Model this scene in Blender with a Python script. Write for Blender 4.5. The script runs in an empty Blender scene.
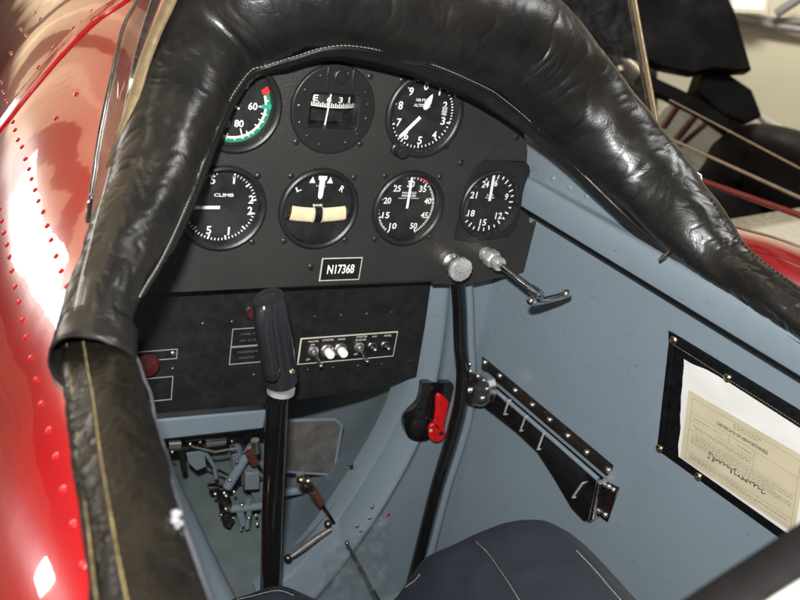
import bpy, bmesh, math, random
from math import sin, cos, pi, radians, sqrt, hypot, atan2, degrees
from mathutils import Vector as V, Matrix, noise
from mathutils.bvhtree import BVHTree
random.seed(7)
scn = bpy.context.scene
COL = scn.collection
# ------------------------------------------------------------------ camera model (fitted from the seven round gauges)
FPX = 850.0
CAM = V((-.324, -.72, .268))
YAW, PIT, ROL = radians(31.1), radians(23.9), radians(10.7)
_F = V((sin(YAW)*cos(PIT), cos(YAW)*cos(PIT), -sin(PIT)))
_r = V((cos(YAW), -sin(YAW), 0)); _u = _r.cross(_F)
RX = cos(ROL)*_r + sin(ROL)*_u
UX = -sin(ROL)*_r + cos(ROL)*_u
def ray(px, py): return RX*((px-400)/FPX) + UX*((300-py)/FPX) + _F
def atD(px, py, D): return CAM + ray(px, py)*D
def atY(px, py, y):
    d = ray(px, py); return CAM + d*((y-CAM.y)/d.y)
def atX(px, py, x):
    d = ray(px, py); return CAM + d*((x-CAM.x)/d.x)
def atZ(px, py, z):
    d = ray(px, py); return CAM + d*((z-CAM.z)/d.z)
def atPl(px, py, p, n):
    d = ray(px, py); return CAM + d*((p-CAM).dot(n)/d.dot(n))

# ------------------------------------------------------------------ materials
MATS = {}
def newmat(name):
    m = bpy.data.materials.new(name); m.use_nodes = True
    nt = m.node_tree; nt.nodes.clear()
    out = nt.nodes.new('ShaderNodeOutputMaterial'); b = nt.nodes.new('ShaderNodeBsdfPrincipled')
    nt.links.new(b.outputs[0], out.inputs[0]); MATS[name] = m
    return m, nt, b, out
def coords(nt, scale=(1,1,1), kind='Object'):
    tc = nt.nodes.new('ShaderNodeTexCoord'); mp = nt.nodes.new('ShaderNodeMapping')
    mp.inputs['Scale'].default_value = scale
    nt.links.new(tc.outputs[kind], mp.inputs[0]); return mp.outputs[0]
def tnoise(nt, vec, scale, detail=4, rough=.55, dist=0):
    n = nt.nodes.new('ShaderNodeTexNoise'); n.inputs['Scale'].default_value = scale
    n.inputs['Detail'].default_value = detail; n.inputs['Roughness'].default_value = rough
    n.inputs['Distortion'].default_value = dist
    nt.links.new(vec, n.inputs['Vector']); return n.outputs['Fac']
def ramp(nt, fac, stops):
    r = nt.nodes.new('ShaderNodeValToRGB'); e = r.color_ramp.elements
    while len(e) < len(stops): e.new(.5)
    for i, (p, c) in enumerate(stops):
        e[i].position = p; e[i].color = (c, c, c, 1) if not hasattr(c, '__len__') else (*c, 1)
    nt.links.new(fac, r.inputs[0]); return r.outputs[0]
def bump(nt, b, hs, prev=None):
    for fac, st, dist in hs:
        n = nt.nodes.new('ShaderNodeBump'); n.inputs['Strength'].default_value = st; n.inputs['Distance'].default_value = dist
        nt.links.new(fac, n.inputs['Height'])
        if prev is not None: nt.links.new(prev, n.inputs['Normal'])
        prev = n.outputs[0]
    nt.links.new(prev, b.inputs['Normal']); return prev
def simple(name, col, rough=.5, metal=0., var=.25, nscale=40, bumps=.0, bscale=600, coat=0, spec=.5, rvar=.12):
    m, nt, b, o = newmat(name)
    vec = coords(nt)
    n = tnoise(nt, vec, nscale, 5)
    c0 = tuple(c*(1-var) for c in col); c1 = tuple(min(1, c*(1+var)) for c in col)
    nt.links.new(ramp(nt, n, [(.3, c0), (.7, c1)]), b.inputs['Base Color'])
    n2 = tnoise(nt, vec, nscale*2.3, 4)
    nt.links.new(ramp(nt, n2, [(.3, max(.02, rough-rvar)), (.7, min(1, rough+rvar))]), b.inputs['Roughness'])
    b.inputs['Metallic'].default_value = metal
    b.inputs['Specular IOR Level'].default_value = spec
    b.inputs['Coat Weight'].default_value = coat; b.inputs['Coat Roughness'].default_value = .06
    if bumps: bump(nt, b, [(tnoise(nt, vec, bscale, 3), bumps, .001)])
    return m
def leather(name, base, hi, rough=.36, gs=520, wr=1.0):
    m, nt, b, o = newmat(name)
    vec = coords(nt)
    n = tnoise(nt, vec, 14, 6, .6, .6)
    nt.links.new(ramp(nt, n, [(.35, base), (.72, hi)]), b.inputs['Base Color'])
    n2 = tnoise(nt, vec, 34, 6, .65, .3)
    nt.links.new(ramp(nt, n2, [(.3, rough-.05), (.7, rough+.09)]), b.inputs['Roughness'])
    b.inputs['Specular IOR Level'].default_value = .55
    vo = nt.nodes.new('ShaderNodeTexVoronoi'); vo.feature = 'DISTANCE_TO_EDGE'; vo.inputs['Scale'].default_value = gs
    nt.links.new(vec, vo.inputs['Vector'])
    grain = ramp(nt, vo.outputs['Distance'], [(0, 0.), (.18, 1.)])
    # creases: ridged distorted noise
    cr = tnoise(nt, vec, 30, 5, .6, 1.6)
    mm = nt.nodes.new('ShaderNodeMath'); mm.operation = 'SUBTRACT'; mm.inputs[1].default_value = .5; nt.links.new(cr, mm.inputs[0])
    ab = nt.nodes.new('ShaderNodeMath'); ab.operation = 'ABSOLUTE'; nt.links.new(mm.outputs[0], ab.inputs[0])
    cre = ramp(nt, ab.outputs[0], [(0, 0.), (.035, .75), (.2, 1.)])
    cr2 = tnoise(nt, vec, 190, 4, .6, 1.5)
    bump(nt, b, [(cre, .22*wr, .0012), (cr2, .16*wr, .0008), (grain, .07, .0004)])
    return m
leather('black_leather', (.0055, .0055, .006), (.014, .0125, .010), .31, wr=.5)
leather('sill_leather', (.0024, .0021, .0019), (.0075, .0062, .004), .30, 420, 1.5)
MATS['sill_leather'].node_tree.nodes['Principled BSDF'].inputs['Specular IOR Level'].default_value = .34
leather('seat_leather', (.011, .013, .019), (.018, .021, .029), .42, 700, .35)
# black crinkle paint
def crinkle(name, c, rough, sc=900, st=.5):
    m, nt, b, o = newmat(name); vec = coords(nt)
    n = tnoise(nt, vec, 8, 4)
    nt.links.new(ramp(nt, n, [(.3, tuple(x*.8 for x in c)), (.7, tuple(x*1.25 for x in c))]), b.inputs['Base Color'])
    b.inputs['Roughness'].default_value = rough
    vo = nt.nodes.new('ShaderNodeTexVoronoi'); vo.inputs['Scale'].default_value = sc; nt.links.new(vec, vo.inputs['Vector'])
    bump(nt, b, [(vo.outputs['Distance'], st, .0006), (tnoise(nt, vec, sc*.6, 3), st*.8, .0006)])
crinkle('panel_black', (.021, .0195, .018), .5)
crinkle('bezel_black', (.012, .012, .012), .36, 1500, .15)
simple('lower_panel_black', (.010, .010, .0105), .42, var=.3, bumps=.15, bscale=900)
simple('dial_black', (.006, .0062, .007), .5, var=.2)
simple('mark_white', (.82, .82, .80), .5, var=.04)
simple('mark_cream', (.50, .47, .38), .5, var=.1)
simple('mark_green', (.01, .22, .10), .5, var=.1)
simple('mark_teal', (.01, .33, .26), .5, var=.1)
simple('mark_red', (.55, .02, .02), .5, var=.1)
simple('mark_yellow', (.60, .42, .05), .5, var=.1)
simple('tube_liquid', (.80, .64, .42), .25, var=.12, nscale=90)
simple('chrome', (.62, .62, .62), .16, 1., var=.12, nscale=120)
simple('aluminium', (.78, .77, .74), .32, 1., var=.12, nscale=300, bumps=.06, bscale=700)
simple('dark_steel', (.16, .15, .14), .38, 1., var=.5, nscale=90)
simple('brass', (.46, .38, .23), .3, 1., var=.3, nscale=150)
simple('copper', (.16, .060, .035), .5, .5, var=.4, nscale=150)
simple('black_gloss', (.006, .006, .006), .14, var=.3, nscale=60, coat=.6)
simple('black_rubber', (.004, .004, .004), .7, var=.3)
simple('grip_black', (.016, .016, .018), .25, var=.12, nscale=12, coat=.5)
simple('red_plastic', (.52, .010, .012), .32, var=.15, nscale=100)
simple('shaded_red', (.045, .003, .003), .6, var=.2)  # red plastic darkened so its colour carries the coaming's shade
simple('dim_print', (.075, .075, .075), .6, var=.2)
simple('gold_thread', (.15, .115, .045), .5, var=.6, nscale=120)
simple('flange_metal', (.085, .075, .065), .26, .85, var=.35, nscale=50)
simple('polished', (.80, .80, .80), .22, 1., var=.08, nscale=40)
simple('bright_metal', (.85, .84, .80), .42, .8, var=.05)
simple('paper_white', (.58, .575, .55), .55, var=.05, nscale=25, bumps=.3, bscale=60)
simple('paper_cream', (.43, .38, .265), .6, var=.07, nscale=30, bumps=.15, bscale=80)
simple('ink', (.06, .055, .045), .7, var=.2)
simple('ink_faint', (.22, .20, .14), .7, var=.1)
simple('pocket_black', (.004, .004, .0046), .28, var=.3, nscale=80)
simple('thread', (.26, .25, .22), .7, var=.2, nscale=300)
simple('pale_piping', (.055, .055, .06), .5, var=.3, nscale=120)
simple('fluff', (.15, .15, .155), .9, var=.1)
simple('pedal_metal', (.155, .145, .135), .45, .4, var=.28, nscale=45)
simple('floor_paint', (.150, .188, .190), .42, var=.14, nscale=25, bumps=.1, bscale=200)
simple('cream_paint', (.76, .73, .62), .3, var=.05, coat=.4)
simple('beige_wall', (.70, .66, .52), .8, var=.05, nscale=2)
simple('steel_grey', (.30, .30, .31), .5, .3, var=.1, nscale=5)
simple('concrete', (.16, .14, .12), .5, var=.3, nscale=1.5)
simple('dark_plane_paint', (.005, .0035, .004), .5, var=.4, nscale=3, spec=.12)
simple('strut_red', (.22, .012, .016), .4, var=.2)
simple('maroon_paint', (.09, .02, .03), .3, var=.3, nscale=4, coat=.3)
simple('wire_tan', (.40, .33, .26), .4, .5, var=.2)
simple('tan_strip', (.24, .18, .10), .40, .5, var=.2, nscale=60)
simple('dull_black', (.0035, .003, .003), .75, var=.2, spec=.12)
# cockpit blue-grey paint with faint scuffs
m, nt, b, o = newmat('cockpit_paint'); vec = coords(nt)
n = tnoise(nt, vec, 5, 5, .6)
nt.links.new(ramp(nt, n, [(.3, (.147, .186, .216)), (.7, (.166, .208, .240))]), b.inputs['Base Color'])
n2 = tnoise(nt, vec, 60, 5); nt.links.new(ramp(nt, n2, [(.3, .33), (.7, .5)]), b.inputs['Roughness'])
sp = tnoise(nt, vec, 150, 3, .5); spk = ramp(nt, sp, [(.70, 1.), (.76, .55)])
sv = coords(nt, (1., 9., 30.)); sf = tnoise(nt, sv, 6, 4, .6); scf = ramp(nt, sf, [(.60, 1.), (.72, .86)])
base_link = b.inputs['Base Color'].links[0].from_socket
for f_ in (spk, scf):
    mx_ = nt.nodes.new('ShaderNodeMix'); mx_.data_type = 'RGBA'; mx_.blend_type = 'MULTIPLY'; mx_.inputs[0].default_value = 1.
    nt.links.new(base_link, mx_.inputs[6]); nt.links.new(f_, mx_.inputs[7]); base_link = mx_.outputs[2]
nt.links.new(base_link, b.inputs['Base Color'])
bump(nt, b, [(tnoise(nt, vec, 9, 3), .12, .004), (tnoise(nt, vec, 700, 2), .06, .0005)])
# red fuselage paint: deep gloss, slightly wavy skin
m, nt, b, o = newmat('red_paint'); vec = coords(nt)
n = tnoise(nt, vec, 6, 3); nt.links.new(ramp(nt, n, [(.3, (.34, .004, .007)), (.7, (.40, .006, .009))]), b.inputs['Base Color'])
b.inputs['Roughness'].default_value = .22; b.inputs['Coat Weight'].default_value = 1.; b.inputs['Coat Roughness'].default_value = .025
b.inputs['Coat IOR'].default_value = 1.7
nn = bump(nt, b, [(tnoise(nt, vec, 3.5, 2), .25, .02), (tnoise(nt, vec, 22, 2), .05, .004)])
nt.links.new(nn, b.inputs['Coat Normal'])
# thin clear panes: mostly transparent with a Fresnel reflection
def clear(name, tint=(.96, .97, .96), dirt=.03, ior=1.45):
    m = bpy.data.materials.new(name); m.use_nodes = True; nt = m.node_tree; nt.nodes.clear(); MATS[name] = m
    out = nt.nodes.new('ShaderNodeOutputMaterial'); tr = nt.nodes.new('ShaderNodeBsdfTransparent'); gl = nt.nodes.new('ShaderNodeBsdfGlossy')
    df = nt.nodes.new('ShaderNodeBsdfDiffuse'); mx = nt.nodes.new('ShaderNodeMixShader'); m2 = nt.nodes.new('ShaderNodeMixShader')
    tr.inputs[0].default_value = (*tint, 1); gl.inputs['Roughness'].default_value = .04; 
    df.inputs[0].default_value = (.5, .5, .5, 1)
    vec = coords(nt); n = tnoise(nt, vec, 70, 6, .7)
    nt.links.new(ramp(nt, n, [(.45, dirt*.3), (.8, dirt*2)]), m2.inputs[0])
    ge = nt.nodes.new('ShaderNodeNewGeometry'); dt = nt.nodes.new('ShaderNodeVectorMath'); dt.operation = 'DOT_PRODUCT'
    nt.links.new(ge.outputs['Normal'], dt.inputs[0]); nt.links.new(ge.outputs['Incoming'], dt.inputs[1])
    def mth(op, a, b_=None):
        n_ = nt.nodes.new('ShaderNodeMath'); n_.operation = op
        for k_, x_ in enumerate((a, b_)):
            if x_ is None: continue
            if hasattr(x_, 'links'): nt.links.new(x_, n_.inputs[k_])
            else: n_.inputs[k_].default_value = x_
        return n_.outputs[0]
    f0_ = ((ior-1)/(ior+1))**2
    sch = mth('ADD', mth('MULTIPLY', mth('POWER', mth('SUBTRACT', 1., mth('ABSOLUTE', dt.outputs['Value'])), 5.), 1-f0_), f0_)
    nt.links.new(sch, mx.inputs[0]); nt.links.new(tr.outputs[0], mx.inputs[1]); nt.links.new(gl.outputs[0], mx.inputs[2])
    nt.links.new(mx.outputs[0], m2.inputs[1]); nt.links.new(df.outputs[0], m2.inputs[2]); nt.links.new(m2.outputs[0], out.inputs[0])
clear('gauge_glass', dirt=.012)
clear('acrylic', (.80, .82, .82), .02)
clear('clear_plastic', (.92, .94, .95), .07, 1.4)
m, nt, b, o = newmat('lamp_glow'); b.inputs['Base Color'].default_value = (.8, .8, .7, 1)
b.inputs['Emission Color'].default_value = (1, .93, .72, 1); b.inputs['Emission Strength'].default_value = 1.3

# ------------------------------------------------------------------ geometry helpers
class Fr:
    """local frame: u right, v up, w out of the surface"""
    def __init__(s, o, U=V((1,0,0)), W2=V((0,0,1))):
        s.o = V(o); s.U = V(U).normalized(); s.V = V(W2).normalized(); s.W = s.U.cross(s.V)
    def __call__(s, u, v, w=0): return s.o + s.U*u + s.V*v + s.W*w
    def uv(s, px, py, w=0):
        p = atPl(px, py, s.o + s.W*w, s.W) - s.o
        return (p.dot(s.U), p.dot(s.V))
_tc = {}
def textdata(txt, bold=False):
    k = (txt, bold)
    if k not in _tc:
        c = bpy.data.curves.new('txt', 'FONT'); c.body = txt; c.size = 1; c.align_x = 'CENTER'; c.align_y = 'CENTER'; c.resolution_u = 3
        if bold: c.offset = .020
        o = bpy.data.objects.new('txt', c); COL.objects.link(o)
        bpy.context.view_layer.update()
        me = o.to_mesh(); vs = [v.co.copy() for v in me.vertices]; fs = [tuple(p.vertices) for p in me.polygons]; o.to_mesh_clear()
        bpy.data.objects.remove(o); bpy.data.curves.remove(c)
        if vs:
            x0 = min(v.x for v in vs); x1 = max(v.x for v in vs); y0 = min(v.y for v in vs); y1 = max(v.y for v in vs)
            vs = [V((v.x-(x0+x1)/2, v.y-(y0+y1)/2, 0)) for v in vs]
            _tc[k] = (vs, fs, x1-x0, y1-y0)
        else: _tc[k] = ([], [], 1, 1)
    return _tc[k]
class MB:
    def __init__(s): s.v = []; s.f = []; s.m = []
    def add(s, vs, fs, mi=0):
        n = len(s.v); s.v += [V(p) for p in vs]; s.f += [tuple(i+n for i in f) for f in fs]; s.m += [mi]*len(fs); return s
    def prism(s, pts, fr, w0, w1, mi=0):        # polygon in uv extruded w0..w1
        a = sum(pts[i][0]*pts[(i+1)%len(pts)][1]-pts[(i+1)%len(pts)][0]*pts[i][1] for i in range(len(pts)))
        if a < 0: pts = pts[::-1]
        n = len(pts); vs = [fr(u, v, w0) for u, v in pts]+[fr(u, v, w1) for u, v in pts]
        fs = [tuple(range(n))[::-1], tuple(range(n, 2*n))]+[(i, (i+1)%n, (i+1)%n+n, i+n) for i in range(n)]
        return s.add(vs, fs, mi)
    def rect(s, fr, u0, u1, v0, v1, w0, w1, mi=0): return s.prism([(u0,v0),(u1,v0),(u1,v1),(u0,v1)], fr, w0, w1, mi)
    def flat(s, pts, fr, w, mi=0):
        a = sum(pts[i][0]*pts[(i+1)%len(pts)][1]-pts[(i+1)%len(pts)][0]*pts[i][1] for i in range(len(pts)))
        if a < 0: pts = pts[::-1]
        return s.add([fr(u, v, w) for u, v in pts], [tuple(range(len(pts)))], mi)
    def lathe(s, fr, c, prof, n=48, mi=0, a0=0, a1=2*pi, sx=1, sy=1):        # prof list of (r, w)
        full = abs(a1-a0-2*pi) < 1e-6; k = n if full else n+1
        vs = []
        for r, w in prof:
            for i in range(k):
                a = a0+(a1-a0)*i/n; vs.append(fr(c[0]+r*cos(a)*sx, c[1]+r*sin(a)*sy, w))
        fs = []
        for j in range(len(prof)-1):
            for i in range(n):
                i2 = (i+1) % k; fs.append((j*k+i, j*k+i2, (j+1)*k+i2, (j+1)*k+i))
        if full and prof[-1][0] > 1e-6: fs.append(tuple(range((len(prof)-1)*k, len(prof)*k)))
        return s.add(vs, fs, mi)
    def disc(s, fr, c, r, w, n=48, mi=0): return s.flat([(c[0]+r*cos(2*pi*i/n), c[1]+r*sin(2*pi*i/n)) for i in range(n)], fr, w, mi)
    def text(s, txt, fr, u, v, h, w, mi=0, wid=None, rot=0, bold=True, fn=None):
        vs, fs, W, H = textdata(txt, bold); sc = h/H if wid is None else wid/W; sy = h/H; sx = sc
        c, sn = cos(rot), sin(rot); out = []
        for p in vs:
            x, y = p.x*sx, p.y*sy; x, y = x*c-y*sn, x*sn+y*c
            out.append(fn(u+x, v+y, w) if fn else fr(u+x, v+y, w))
        return s.add(out, fs, mi)
    def tick(s, fr, c, ang, r0, r1, wd, w, mi=0):
        a = radians(ang); d = (sin(a), cos(a)); n = (cos(a), -sin(a))
        P = [(c[0]+d[0]*r+n[0]*k*wd/2, c[1]+d[1]*r+n[1]*k*wd/2) for r, k in ((r0,-1),(r0,1),(r1,1),(r1,-1))]
        return s.flat(P, fr, w, mi)
    def arc(s, fr, c, a0, a1, r0, r1, w, mi=0, n=24):
        for i in range(n):
            b0 = radians(a0+(a1-a0)*i/n); b1 = radians(a0+(a1-a0)*(i+1)/n)
            s.flat([(c[0]+r*sin(b), c[1]+r*cos(b)) for r, b in ((r0,b0),(r1,b0),(r1,b1),(r0,b1))], fr, w, mi)
        return s
    def tube(s, path, r, n=14, mi=0, cap=True, flat=1.0, ref=None):
        path = [V(p) for p in path]; k = len(path); rs = r if hasattr(r, '__len__') else [r]*k
        prev = None; base = len(s.v); vs = []
        for i, p in enumerate(path):
            t = (path[min(i+1, k-1)]-path[max(i-1, 0)]).normalized()
            a = V(ref) if ref is not None else (prev if prev is not None else (V((0,0,1)) if abs(t.z) < .9 else V((1,0,0))))
            x = (a - t*a.dot(t)).normalized(); prev = x; y = t.cross(x)
            for j in range(n):
                q = 2*pi*j/n; vs.append(p + x*(rs[i]*cos(q)*flat) + y*(rs[i]*sin(q)))
        fs = [(i*n+j, i*n+(j+1) % n, (i+1)*n+(j+1) % n, (i+1)*n+j) for i in range(k-1) for j in range(n)]
        if cap: fs += [tuple(range(n))[::-1], tuple(range((k-1)*n, k*n))]
        return s.add(vs, fs, mi)
    def ball(s, c, r, n=10, mi=0, squash=None, m=6):
        c = V(c); W = V(squash[0]).normalized() if squash else V((0,0,1)); k = squash[1] if squash else 1
        X = W.orthogonal().normalized(); Y = W.cross(X); vs = [c+W*r*k]; fs = []
        for i in range(1, m):
            f = pi*i/m
            for j in range(n): q = 2*pi*j/n; vs.append(c + (X*cos(q)+Y*sin(q))*r*sin(f) + W*r*k*cos(f))
        vs.append(c-W*r*k); L = len(vs)-1
        for j in range(n):
            fs.append((0, 1+j, 1+(j+1) % n)); fs.append((L, 1+(m-2)*n+(j+1) % n, 1+(m-2)*n+j))
        for i in range(m-2):
            for j in range(n): a = 1+i*n; fs.append((a+j, a+n+j, a+n+(j+1) % n, a+(j+1) % n))
        return s.add(vs, fs, mi)
    def grid(s, rows, mi=0, flip=False):
        k = len(rows[0]); vs = [p for r in rows for p in r]
        fs = [(i*k+j, i*k+j+1, (i+1)*k+j+1, (i+1)*k+j) for i in range(len(rows)-1) for j in range(k-1)]
        if flip: fs = [f[::-1] for f in fs]
        return s.add(vs, fs, mi)
    def build(s, name, mats, parent=None, smooth=True, bevel=0, subsurf=0, solid=0, fix=True, angle=40):
        org = parent_org(parent) if parent is not None else V((0,0,0))
        me = bpy.data.meshes.new(name); me.from_pydata([tuple(p-org) for p in s.v], [], s.f)
        for mm in (mats if isinstance(mats, (list, tuple)) else [mats]): me.materials.append(MATS[mm])
        for p, mi in zip(me.polygons, s.m): p.material_index = mi
        if fix:
            bm = bmesh.new(); bm.from_mesh(me); bmesh.ops.recalc_face_normals(bm, faces=bm.faces); bm.to_mesh(me); bm.free()
        if smooth: me.shade_smooth()
        o = bpy.data.objects.new(name, me); COL.objects.link(o)
        if smooth: me.set_sharp_from_angle(angle=radians(angle))
        if parent is not None: o.parent = parent
        if solid: md = o.modifiers.new('solidify', 'SOLIDIFY'); md.thickness = solid; md.offset = 0
        if bevel: md = o.modifiers.new('bevel', 'BEVEL'); md.width = bevel; md.segments = 2; md.limit_method = 'ANGLE'
        if subsurf: md = o.modifiers.new('sub', 'SUBSURF'); md.levels = subsurf; md.render_levels = subsurf
        return o
def parent_org(o):
    p = V((0,0,0))
    while o is not None: p += o.location; o = o.parent
    return p
def thing(name, label, cat, loc=(0,0,0), group=None):
    o = bpy.data.objects.new(name, None); COL.objects.link(o); o.location = loc; o.empty_display_size = .02
    o['label'] = label; o['category'] = cat
    if group: o['group'] = group
    return o
def tag(o, label, cat, group=None):
    o['label'] = label; o['category'] = cat
    if group: o['group'] = group
    return o
def struct(o): o['kind'] = 'structure'; return o
def catmull(pts, per=8):
    pts = [V(p) for p in pts]; out = []
    P = [pts[0]*2-pts[1]]+pts+[pts[-1]*2-pts[-2]]
    for i in range(1, len(P)-2):
        a, b, c, d = P[i-1:i+3]
        for k in range(per):
            t = k/per; out.append(.5*((2*b)+(c-a)*t+(2*a-5*b+4*c-d)*t*t+(-a+3*b-3*c+d)*t**3))
    out.append(pts[-1]); return out
def cut_plate(name, outline, holes, fr, w0, w1, mat, parent, bevel=0):
    """plate with round holes, filled by a 2D curve then turned into a mesh"""
    cu = bpy.data.curves.new('c', 'CURVE'); cu.dimensions = '2D'; cu.fill_mode = 'BOTH'; cu.extrude = abs(w1-w0)/2
    if bevel: cu.bevel_depth = bevel; cu.bevel_resolution = 1
    for poly in [outline]+holes:
        sp = cu.splines.new('POLY'); sp.points.add(len(poly)-1)
        for p, (u, v) in zip(sp.points, poly): p.co = (u, v, 0, 1)
        sp.use_cyclic_u = True
    o = bpy.data.objects.new('c', cu); COL.objects.link(o); bpy.context.view_layer.update()
    me0 = o.to_mesh(); mb = MB(); mid = (w0+w1)/2
    mb.add([fr(v.co.x, v.co.y, v.co.z+mid) for v in me0.vertices], [tuple(p.vertices) for p in me0.polygons])
    o.to_mesh_clear(); bpy.data.objects.remove(o); bpy.data.curves.remove(cu)
    return mb.build(name, mat, parent, angle=30)
def circ(c, r, n=64): return [(c[0]+r*cos(2*pi*i/n), c[1]+r*sin(2*pi*i/n)) for i in range(n)]
def rrect(u0, u1, v0, v1, r, n=5):
    out = []
    for cx, cy, a in ((u1-r, v1-r, 0), (u0+r, v1-r, pi/2), (u0+r, v0+r, pi), (u1-r, v0+r, 1.5*pi)):
        out += [(cx+r*cos(a+pi/2*i/n), cy+r*sin(a+pi/2*i/n)) for i in range(n+1)]
    return out
def screw(parent, fr, c, r=.0032, mat='bezel_black', slot=True, h=.0018, name='screw'):
    mb = MB(); mb.lathe(fr, c, [(r, 0), (r*.96, h*.55), (r*.7, h*.9), (r*.25, h)], 16)
    return mb.build(name, mat, parent)

# ------------------------------------------------------------------ instrument panel
PF = Fr((0, 0, 0))            # panel plane y = 0, w towards the pilot
G = dict(asi=(-.091, .094), comp=(0, .098), alt=(.098, .098), climb=(-.095, 0), turn=(0, 0), man=(.099, .001), rpm=(.199, .006))
panel = thing('instrument_panel', 'black crinkle-painted instrument panel holding the round gauges under the leather roll', 'instrument panel')
out = [(-.175,-.0838),(.146,-.0815),(.156,-.079),(.164,-.072),(.168,-.062),(.171,-.035),(.1715,.045),(.185,.062)]
top = [(.196,.075),(.187,.108),(.150,.134),(.0966,.150),(.042,.156),(-.0357,.154),(-.095,.145),(-.140,.125),(-.175,.09)]
cut_plate('panel_plate', out+top, [circ(G[k], .0375) for k in ('asi','comp','alt','climb','turn','man')], PF, -.003, 0, 'panel_black', panel, .0004)
# right-hand plate set slightly behind, with the stepped bracket edge
out2 = [(.150,-.088),(.193,-.0915),(.297,-.074),(.2965,-.060),(.2935,-.045),(.2915,-.020),(.281,-.018),(.274,-.012),(.2665,-.020),(.2595,-.016),(.255,.005),(.242,.034),(.236,.05),(.232,.07),(.2184,.095),(.19,.118),(.150,.140)]
cut_plate('side_plate', out2, [circ(G['rpm'], .036)], PF, -.0075, -.0035, 'panel_black', panel, .0004)
for px, py in [(246,200.5+0),(258,176),(252,242),(291,176),(354,177.5),(284,241),(345,240),(385,176),(440,177),(375,239),(430,237),(370,76.5),(296,142),(360,144),(313,138),(402,80),(446,147),(461,163),(262,139),(311,267),(516,137)]:
    if (px, py) == (246, 200.5): continue
    u, v = PF.uv(px, py); screw(panel, PF, (u, v), .0038 if (px, py) in ((461,163),(311,267),(516,137)) else .003)
screw(panel, Fr((0,.0035,0)), PF.uv(541,241), .003); screw(panel, Fr((0,.0035,0)), PF.uv(533,262), .003)
mb = MB(); mb.rect(PF, -.17, .165, -.0855, -.083, -.02, -.0035); mb.build('panel_lip', 'panel_black', panel)

def bezel(root, c, R=.0412, Ri=.0362, h=.0052):
    mb = MB(); mb.lathe(PF, c, [(R,0),(R,h*.75),(R-.0012,h),(R-.0026,h+.0004),(Ri+.0012,h-.0002),(Ri,h-.0012),(Ri-.0004,-.0050)], 72)
    mb.f.pop(); mb.m.pop()
    return mb.build('bezel', 'bezel_black', root, angle=35)
def case(root, c, R=.037):
    mb = MB(); mb.lathe(PF, c, [(R,-.0032),(R,-.05),(R*.5,-.055)], 32); return mb.build('case', 'bezel_black', root)
def glass(root, c, R=.0355, w=.0032):
    mb = MB(); mb.lathe(PF, c, [(R,w),(R*.8,w+.0003),(R*.4,w+.0005),(.0001,w+.0006)], 48); o = mb.build('glass', 'gauge_glass', root); return o
DW = -.0042; MW = DW+.0003; NW = -.0018
DM = ['dial_black','mark_white','mark_green','mark_teal','mark_red','mark_yellow','mark_cream']
GRP = 'round gauges in the instrument panel'
def gauge(key, name, label, cat='gauge'):
    c = G[key]; t = thing(name, label, cat, PF(*c), GRP); case(t, c); return t, c
def needle(root, c, ang, r0, r1, wd, w=NW, tip=True, name='needle', mat='mark_white', taper=.6):
    a = radians(ang); d = V((sin(a), cos(a))); n = V((cos(a), -sin(a)))
    P = [c[0]+0, c[1]+0]; pts = []
    for r, k in ((r0,-.5),(r0,.5),(r1-.003,.5*taper if tip else .5),(r1,.12 if tip else .5),(r1,-.12 if tip else -.5),(r1-.003,-.5*taper if tip else -.5)):
        pts.append((c[0]+d[0]*r+n[0]*k*wd, c[1]+d[1]*r+n[1]*k*wd))
    mb = MB(); mb.prism(pts, PF, w, w+.0006); return mb.build(name, mat, root, smooth=False)

# airspeed
t, c = gauge('asi', 'airspeed_indicator', 'airspeed gauge with green and white arc and teal mark, half hidden by the leather')
bezel(t, c); d = MB(); d.disc(PF, c, .037, DW)
d.arc(PF, c, 66, 205, .0300, .0330, MW, 2); d.arc(PF, c, 68, 196, .0274, .0297, MW, 1); d.arc(PF, c, 196, 235, .0270, .0300, MW, 5)
d.flat([(c[0]+.0272*sin(radians(a))*k, c[1]+.0272*cos(radians(a))*k) for a, k in ((56,1),(66,1),(66,1.25),(55,1.25))], PF, MW+.0002, 4)
d.flat([(c[0]+r*sin(radians(a)), c[1]+r*cos(radians(a))) for a, r in ((84,.0245),(84,.0335),(92,.0335),(92,.0245))], PF, MW+.0004, 3)
for a in (78, 102, 115, 128, 141, 150, 175, 190, 205): d.tick(PF, c, a, .025 if a not in (78,141,175) else .0275, .031, .0011, MW+.0004, 1)
d.tick(PF, c, 161, .021, .031, .0013, MW+.0004, 1); d.tick(PF, c, 88, .0215, .0245, .0013, MW+.0004, 1)
for s_, a, r, mi in (('60',88,.0165,1),('80',161,.0165,1),('100',209,.0185,6),('120',250,.018,1),('40',20,.02,1),('140',290,.018,1)):
    d.text(s_, PF, c[0]+r*sin(radians(a)), c[1]+r*cos(radians(a)), .0066, MW, mi, wid=.0042*len(s_))
d.build('dial', DM, t, smooth=False); needle(t, c, 300, -.004, .026, .002); glass(t, c)
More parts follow.
